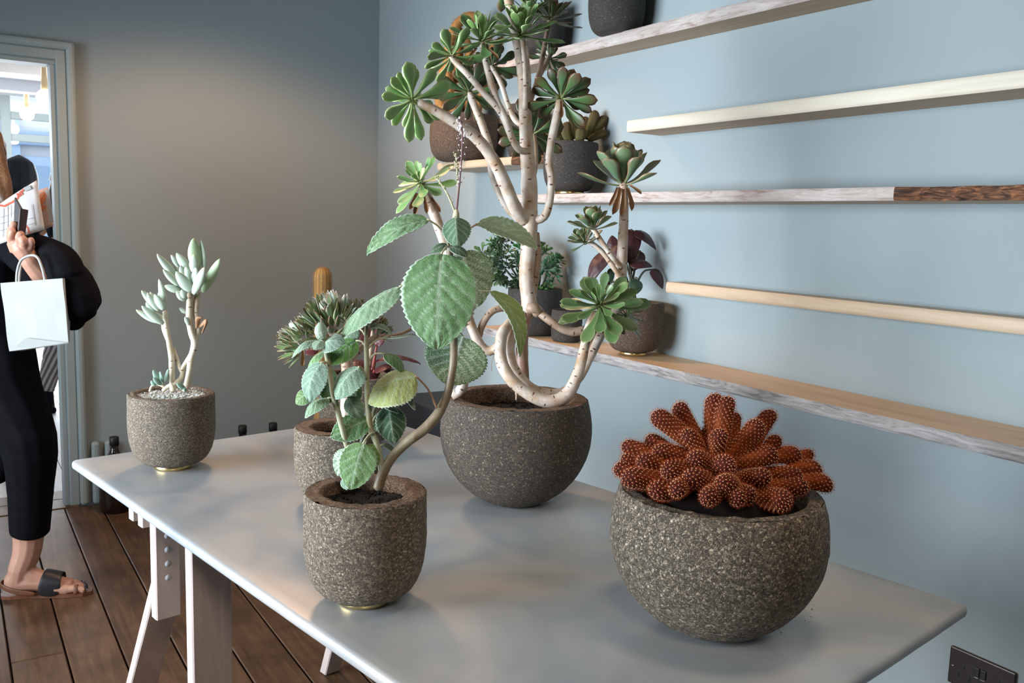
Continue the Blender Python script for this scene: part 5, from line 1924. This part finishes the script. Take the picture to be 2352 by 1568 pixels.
for k, (s, l, r) in enumerate(((-.034, .245, .0125), (-.013, .242, .0095), (.004, .236, .009), (.019, .228, .0085), (.034, .216, .008))):
    V, Fc = lathe_data([(.0005, .003), (r * .55, .0022), (r * .72, 0)], 10)
    obj('toenail', [ft(l - .004, s, .019) + fd * (v.x * .9 + .004) + fs * v.y + Vector((0, 0, v.z + r * .9 - v.x * .5)) for v in V], Fc, MT['nail'], w1, True, foot)
blob('trousers', [([q(-14, 800, -.02), q(8, 900, -.05), q(64, 1012, -.08), q(70, 1110, -.04), q(68, 1222, .0)], rl(86, 82, 62, 50, 43)),
                  ([q(-50, 805, .1), q(-34, 930, .12), q(-22, 1030, .12), q(-80, 1120, .2)], rl(92, 84, 62, 52)),
                  ([q(-30, 780, .04), q(-28, 850, .04)], rl(98, 94)), ([q(2, 1000, .05), q(6, 1060, .06), q(-14, 1090, .08)], rl(34, 34, 30))], MT['cloth_black'], w1, foot, .007, 8)
blob('top', [([q(-50, 458, .07), q(-46, 560, .06), q(-42, 660, .05), q(-36, 740, .03), q(-24, 826, .02)], rl(68, 98, 88, 92, 96)),
             ([q(-10, 484, .0), q(42, 570, -.03), q(122, 650, -.10)], rl(50, 44, 36)), ([q(122, 650, -.10), q(104, 634, -.13)], rl(35, 31)),
             ([q(-95, 480, .16), q(-130, 620, .2), q(-122, 730, .16)], rl(48, 42, 34)), ([q(20, 800, -.05), q(40, 838, -.05)], rl(34, 30))], MT['cloth_navy'], w1, foot, .007, 7)
blob('hair', [([q(-66, 318, .05), q(-62, 350, .03)], rl(68, 70)), ([q(-32, 340, -.02), q(-18, 385, -.05), q(-2, 430, -.08), q(16, 468, -.10)], rl(36, 32, 28, 12)), ([q(-34, 330, .08), q(-20, 420, .08), q(-6, 470, .04)], rl(44, 36, 18)), ([q(-80, 330, .1), q(-80, 430, .12), q(-74, 500, .1)], rl(44, 40, 20))], MT['hair_fair'], w1, foot, .006, 4)
# sandal: sole, broad black band, tan heel strap, toe loop
for nm, z0, z1, mt in (('sole', 0, .013, MT['tan']),):
    outl = [(-.045, 0), (-.036, -.028), (-.005, -.036), (.06, -.032), (.13, -.043), (.19, -.05), (.235, -.047), (.262, -.03), (.262, -.005), (.245, .025), (.215, .045), (.17, .048), (.10, .036), (.03, .034), (-.02, .032), (-.04, .018)]
    V = [ft(a, s, z0) for a, s in outl] + [ft(a, s, z1) for a, s in outl]
    n = len(outl)
    Fc = [tuple(reversed(range(n))), tuple(range(n, 2 * n))] + [(i, (i + 1) % n, n + (i + 1) % n, n + i) for i in range(n)]
    obj(nm, V, Fc, mt, w1, False, foot)


def strap(name, arc, width, mat):
    V, Fc = [], []
    for i, (a, s, z, ta) in enumerate(arc):
        V += [ft(a, s, z), ft(a + width * ta, s, z - width * (1 - ta))]
    for i in range(len(arc) - 1):
        Fc.append((2 * i, 2 * i + 1, 2 * i + 3, 2 * i + 2))
    o = obj(name, V, Fc, mat, w1, True, foot)
    m = o.modifiers.new('thick', 'SOLIDIFY')
    m.thickness = .004
    m.offset = 0
    m2 = o.modifiers.new('sub', 'SUBSURF')
    m2.levels = m2.render_levels = 2
    return o


arc = []
for i in range(11):
    a = math.pi * i / 10
    arc.append((.080 + .022 * math.sin(a), -.049 * math.cos(a), .006 + .090 * math.sin(a) ** .6, 1.0 - .25 * math.sin(a)))
strap('front_band', arc, .085, MT['black'])
arc = []
for i in range(13):
    a = math.pi * i / 12
    arc.append((.085 - .128 * math.sin(a) ** .6, -.046 * math.cos(a), .030 + .030 * math.sin(a), 0.0))
strap('heel_strap', arc, .020, MT['tan'])
arc = []
for i in range(9):
    a = math.pi * i / 8
    arc.append((.205, -.034 - .017 * math.cos(a), .012 + .030 * math.sin(a), 1.0))
strap('toe_loop', arc, .014, MT['tan'])

# papers, wallet, coat and bag she carries


def sheet(name, label, cat, corners, mat, off, group=None, thick=.0012):
    P = [PX(x, y, d1 + off + o) for x, y, o in corners]
    n = (P[1] - P[0]).cross(P[3] - P[0]).normalized()
    if n.dot(CT) < 0:
        n = -n
    V, Fc = [], []
    N = 10
    for j in range(N + 1):
        for i in range(N + 1):
            u, v = i / N, j / N
            p = P[0] * (1 - u) * (1 - v) + P[1] * u * (1 - v) + P[2] * u * v + P[3] * (1 - u) * v
            V.append(p + n * (.006 * math.sin(3.14 * u)))
    m_ = N + 1
    for j in range(N):
        for i in range(N):
            Fc.append((j * m_ + i, j * m_ + i + 1, (j + 1) * m_ + i + 1, (j + 1) * m_ + i))
    root = empty(name, P[3], label, cat, group)
    o = obj('sheet', V, Fc, mat, root, True, P[3])
    s = o.modifiers.new('thick', 'SOLIDIFY')
    s.thickness = thick
    s.offset = 0

    def at(x, y):
        # pixel on the sheet, a hair in front of it
        dd = CR * ((x - 1176) / F_PX) - CU * ((y - 784) / F_PX) - CT
        t = ((P[0] - CAM).dot(n)) / dd.dot(n)
        return CAM + dd * t + n * .0075
    return root, P[3], at, n


sh, so_, at, n = sheet('map_sheet', 'white printed plan sheet with red line held behind a dark wallet', 'paper', ((-20, 482, 0), (84, 414, .02), (103, 527, .02), (-16, 566, 0)), MT['paper'], -.165)


def ink(name, pts, w, mat, root, org, at, n):
    P = [at(x, y) for x, y in pts]
    V, Fc = [], []
    for i, p in enumerate(P):
        t = (P[min(i + 1, len(P) - 1)] - P[max(i - 1, 0)]).normalized()
        s = t.cross(n).normalized() * w * k1 / 2
        V += [p - s, p + s]
    for i in range(len(P) - 1):
        Fc.append((2 * i, 2 * i + 1, 2 * i + 3, 2 * i + 2))
    o = obj(name, V, Fc, mat, root, False, org)
    m_ = o.modifiers.new('thick', 'SOLIDIFY')
    m_.thickness = .0004
    return o


ink('printed_line', [(-12, 472), (0, 472), (12, 474), (32, 464), (42, 457), (46, 446), (56, 436)], 4.5, MT['ink_red'], sh, so_, at, n)
ink('printed_line', [(40, 445), (46, 452), (54, 446), (48, 440)], 3.5, MT['ink_red'], sh, so_, at, n)
ink('printed_line', [(60, 516), (66, 524), (69, 536)], 3.5, MT['ink_red'], sh, so_, at, n)
for a, b in (((10, 478), (8, 545)), ((20, 474), (20, 540)), ((2, 500), (40, 488)), ((0, 515), (36, 505)), ((0, 530), (34, 522)), ((60, 505), (80, 500)), ((62, 518), (84, 512)), ((74, 470), (82, 518)), ((28, 472), (28, 500))):
    ink('printed_line', [a, b], 1.2, MT['ink_grey'], sh, so_, at, n)
ink('printed_block', [(58, 436), (72, 430)], 9, MT['ink_grey'], sh, so_, at, n)
ps, po_, at2, n2 = sheet('leaflet', 'peach coloured leaflet with orange print sticking out behind the plan sheet', 'paper', ((70, 445, 0), (110, 430, .01), (123, 519, .01), (90, 535, 0)), MT['peach'], -.10)
for pts in (((92, 462), (98, 448), (106, 444)), ((94, 470), (102, 458), (106, 448)), ((97, 482), (104, 474))):
    ink('printed_shape', list(pts), 8, MT['ink_orange'], ps, po_, at2, n2)
for s0q, s1q in ((((102, 432), (116, 520))),):
    ink('printed_block', [(110, 436), (120, 512)], 9, MT['paper'], ps, po_, at2, n2)
# dark folding wallet
wp = [PX(x, y, d1 - .208 + o) for x, y, o in ((33, 452, 0), (48, 478, -.01), (42, 548, -.01), (30, 548, 0), (58, 462, .03), (66, 482, .03), (58, 545, .03))]
wal = empty('wallet', wp[2], 'dark leather wallet standing open in her fingers in front of the sheet', 'wallet')
for nm, (a, b, c, d) in (('front_flap', (wp[0], wp[1], wp[2], wp[3])), ('back_flap', (wp[1], wp[5], wp[6], wp[2]))):
    n = (b - a).cross(d - a).normalized() * .008
    V = [a, b, c, d, a + n, b + n, c + n, d + n]
    o = obj(nm, V, [(3, 2, 1, 0), (4, 5, 6, 7), (0, 1, 5, 4), (1, 2, 6, 5), (2, 3, 7, 6), (3, 0, 4, 7)], MT['black'] if nm[0] == 'f' else m_plain('maroon_leather', (.035, .012, .014), .5), wal, False, wp[2])
    bevel(o, .002)
ct0 = q(150, 660, -.14)
ct = blob('coat', [([q(84, 548, -.14), q(110, 570, -.15), q(140, 600, -.16), q(158, 640, -.16)], rl(12, 26, 38, 40)), ([q(120, 600, -.10), q(165, 640, -.10), q(200, 690, -.10), q(214, 705, -.10)], rl(34, 40, 34, 24)),
                   ([q(160, 640, -.15), q(180, 690, -.15), q(188, 728, -.15)], rl(38, 40, 30)), ([q(100, 600, -.08), q(130, 660, -.06), q(160, 720, -.08), q(176, 742, -.1)], rl(34, 42, 34, 22)),
                   ([q(205, 690, -.12), q(224, 702, -.12)], rl(18, 10)), ([q(60, 600, -.10), q(90, 640, -.08), q(120, 680, -.06)], rl(26, 34, 34))], MT['cloth_black'], None, None, .006, 6)
tag(ct, 'black coat draped over her forearm behind the white bag', 'coat')
# paper carrier bag with gusset and two twisted handles
bc = [PX(x, y, d1 - .24 + o) for x, y, o in ((2, 650, 0), (143, 639, 0), (157, 788, .01), (22, 806, -.01))]
bk = [p - CT * .10 + CR * dx * k1 for p, dx in zip(bc, (-6, 20, 6, -6))]
bk[1] = PX(162, 641, d1 - .14)
bk[2] = PX(160, 786, d1 - .15)
bag = empty('paper_bag', bc[3], 'plain white paper carrier bag hanging from her hand', 'bag')
V, Fc = [], []
N = 12
for j in range(N + 1):
    v = j / N
    ring = []
    for (a0, a1, d0, d1_) in ((bc[0], bc[1], bc[3], bc[2]), (bc[1], bk[1], bc[2], bk[2]), (bk[1], bk[0], bk[2], bk[3]), (bk[0], bc[0], bk[3], bc[3])):
        for i in range(6):
            u = i / 6
            p = (a0 * (1 - u) + a1 * u) * (1 - v) + (d0 * (1 - u) + d1_ * u) * v
            wv = .0035 * noise.noise(p * 14) + .002 * math.sin(v * 9)
            ring.append(p + CT * wv)
    V += ring
R_ = 24
for j in range(N):
    for i in range(R_):
        a, b = j * R_ + i, j * R_ + (i + 1) % R_
        Fc.append((a, b, b + R_, a + R_))
Fc.append(tuple(N * R_ + i for i in range(R_)))
o = obj('bag_body', V, Fc, MT['bag'], bag, False, bc[3])
sm = o.modifiers.new('thick', 'SOLIDIFY')
sm.thickness = .0012
cr = [PX(24, 806, d1 - .246), PX(60, 776, d1 - .252), PX(155, 787, d1 - .24)]
n3 = CT * .004
o = obj('bottom_fold', [cr[0] - n3, cr[1] + n3 * .2, cr[2] - n3, cr[0] + n3 * .1, cr[1] + n3 * 1.4, cr[2] + n3 * .1], [(0, 1, 2), (3, 5, 4), (0, 3, 4, 1), (1, 4, 5, 2), (2, 5, 3, 0)], MT['bag'], bag, False, bc[3])
for dx, off in ((0, -.238), (6, -.16)):
    tube('handle', [PX(38 + dx, 652, d1 + off), PX(40 + dx, 622, d1 + off), PX(50 + dx * .5, 596, d1 + off), PX(74, 586, d1 + off), PX(88, 594, d1 + off), PX(98 - dx, 620, d1 + off), PX(104 - dx, 648, d1 + off)], .0042, MT['bag'], bag, bc[3], 8)

# --- dark haired person just beyond the doorway
d2 = 4.75
k2 = d2 / F_PX
f2 = onplane(30, 1100, 2, 0)
f2 = PX(40, 600, d2)
f2.z = 0
w2p = person('person with black hair and black top standing just inside the next room', f2)
g = lambda x, y, o=0.0: PX(x, y, d2 + o)
rk = lambda *r: [a * k2 for a in r]
zf = lambda x, z: Vector((PX(x, 600, d2).x, PX(x, 600, d2).y, z))
blob('body', [([g(46, 400), g(46, 425), g(44, 450)], rk(36, 38, 26)), ([g(38, 440), g(30, 476)], rk(20, 22)), ([g(24, 486), g(10, 560), g(4, 640), zf(0, .95)], rk(38, 66, 62, 66)),
              ([zf(-14, .92), zf(-14, .5), zf(-14, .1)], [.085, .06, .04]), ([zf(22, .92), zf(20, .5), zf(18, .1)], [.085, .06, .04]), ([zf(-14, .06), zf(10, .04)], [.04, .03]), ([zf(18, .06), zf(42, .04)], [.04, .03]), ([g(14, 470), g(-36, 560), g(-40, 650)], rk(28, 22, 18)), ([g(30, 480), g(70, 570), g(60, 650)], rk(28, 22, 18)), ([g(72, 425), g(80, 427)], rk(9, 6))], MT['skin'], w2p, f2, .008, 4)
blob('hair', [([g(44, 366, -.02), g(44, 374, -.02), g(44, 396, -.02), g(44, 425, -.02), g(42, 452, .0)], rk(22, 31, 38, 41, 32))], MT['hair_black'], w2p, f2, .007, 3)
blob('top', [([g(24, 484), g(10, 560), g(4, 640), zf(0, 1.0)], rk(46, 72, 68, 70)), ([g(14, 470), g(-36, 560), g(-40, 640)], rk(34, 28, 24)), ([g(30, 480), g(70, 570), g(62, 640)], rk(34, 28, 24))], MT['cloth_navy'], w2p, f2, .008, 5)
blob('trousers', [([zf(-14, .98), zf(-14, .5), zf(-14, .14)], [.1, .075, .06]), ([zf(22, .98), zf(20, .5), zf(18, .14)], [.1, .075, .06])], MT['cloth_black'], w2p, f2, .01, 5)

# --- long haired woman in striped trousers, half behind the door frame
d3 = 6.15
k3 = d3 / F_PX
f3 = onplane(120, 946, 2, 0)
w3 = person('woman with long brown hair, black top and striped trousers, half hidden by the door frame', f3)
g = lambda x, y, o=0.0: PX(x, y, d3 + o)
rk = lambda *r: [a * k3 for a in r]
blob('body', [([g(152, 398), g(152, 415), g(148, 432)], rk(24, 27, 18)), ([g(152, 430), g(152, 450)], rk(15, 16)), ([g(152, 456), g(152, 500), g(152, 560), g(154, 610), g(152, 660)], rk(24, 40, 32, 38, 40)),
              ([g(150, 660), g(150, 740), g(134, 800), g(112, 870), g(104, 935)], rk(28, 24, 17, 14, 10)), ([g(104, 935), g(120, 946, -.02)], rk(9, 8)), ([g(166, 660), g(170, 780), g(172, 900), g(170, 955)], rk(28, 19, 14, 11)), ([g(170, 958), g(156, 966, -.05)], rk(10, 8)),
              ([g(128, 470), g(112, 510), g(94, 535), g(80, 540, -.02)], rk(15, 12, 9, 8)), ([g(178, 470), g(190, 540)], rk(15, 12))], MT['skin'], w3, f3, .009, 4)
blob('hair', [([g(150, 396), g(146, 420)], rk(29, 31)), ([g(136, 410), g(126, 460), g(122, 500), g(124, 524)], rk(16, 17, 18, 8)), ([g(146, 420, .05), g(142, 480, .04), g(140, 520, .03)], rk(26, 26, 12))], MT['hair_brown'], w3, f3, .008, 3)
blob('top', [([g(152, 462), g(152, 500), g(152, 546)], rk(32, 46, 38)), ([g(126, 468), g(114, 506)], rk(20, 17)), ([g(178, 468), g(190, 520)], rk(20, 17))], MT['cloth_navy'], w3, f3, .009, 5)
ts = NT('striped_cloth', .85)
uv = ts.coord('UV')
wv = ts.n('ShaderNodeTexWave', wave_type='BANDS', bands_direction='Y')
wv.inputs['Scale'].default_value = 9
ts.l(uv, wv.inputs['Vector'])
ts.base(ts.ramp(wv.outputs['Fac'], [(.45, (.10, .085, .085)), (.6, (.42, .36, .34))]))
MT['stripe'] = ts.m
tube('trouser_leg', [g(150, 640), g(148, 740), g(132, 800), g(112, 868), g(107, 896)], rk(36, 33, 27, 20, 16), MT['stripe'], w3, f3, 20, .02, True, 1, .1)
tube('trouser_leg', [g(166, 640), g(171, 780), g(173, 905)], rk(36, 26, 18), MT['stripe'], w3, f3, 20, .02, True, 1, .1)
blob('shoe', [([g(104, 893), g(106, 918), g(112, 940)], rk(17, 17, 14)), ([g(106, 936), g(122, 944, -.03)], rk(14, 10))], MT['cloth_black'], w3, f3, .007, 3)
blob('shoe', [([g(172, 905), g(170, 955)], rk(15, 13)), ([g(170, 960), g(156, 966, -.06)], rk(12, 9))], MT['cloth_black'], w3, f3, .007, 3)
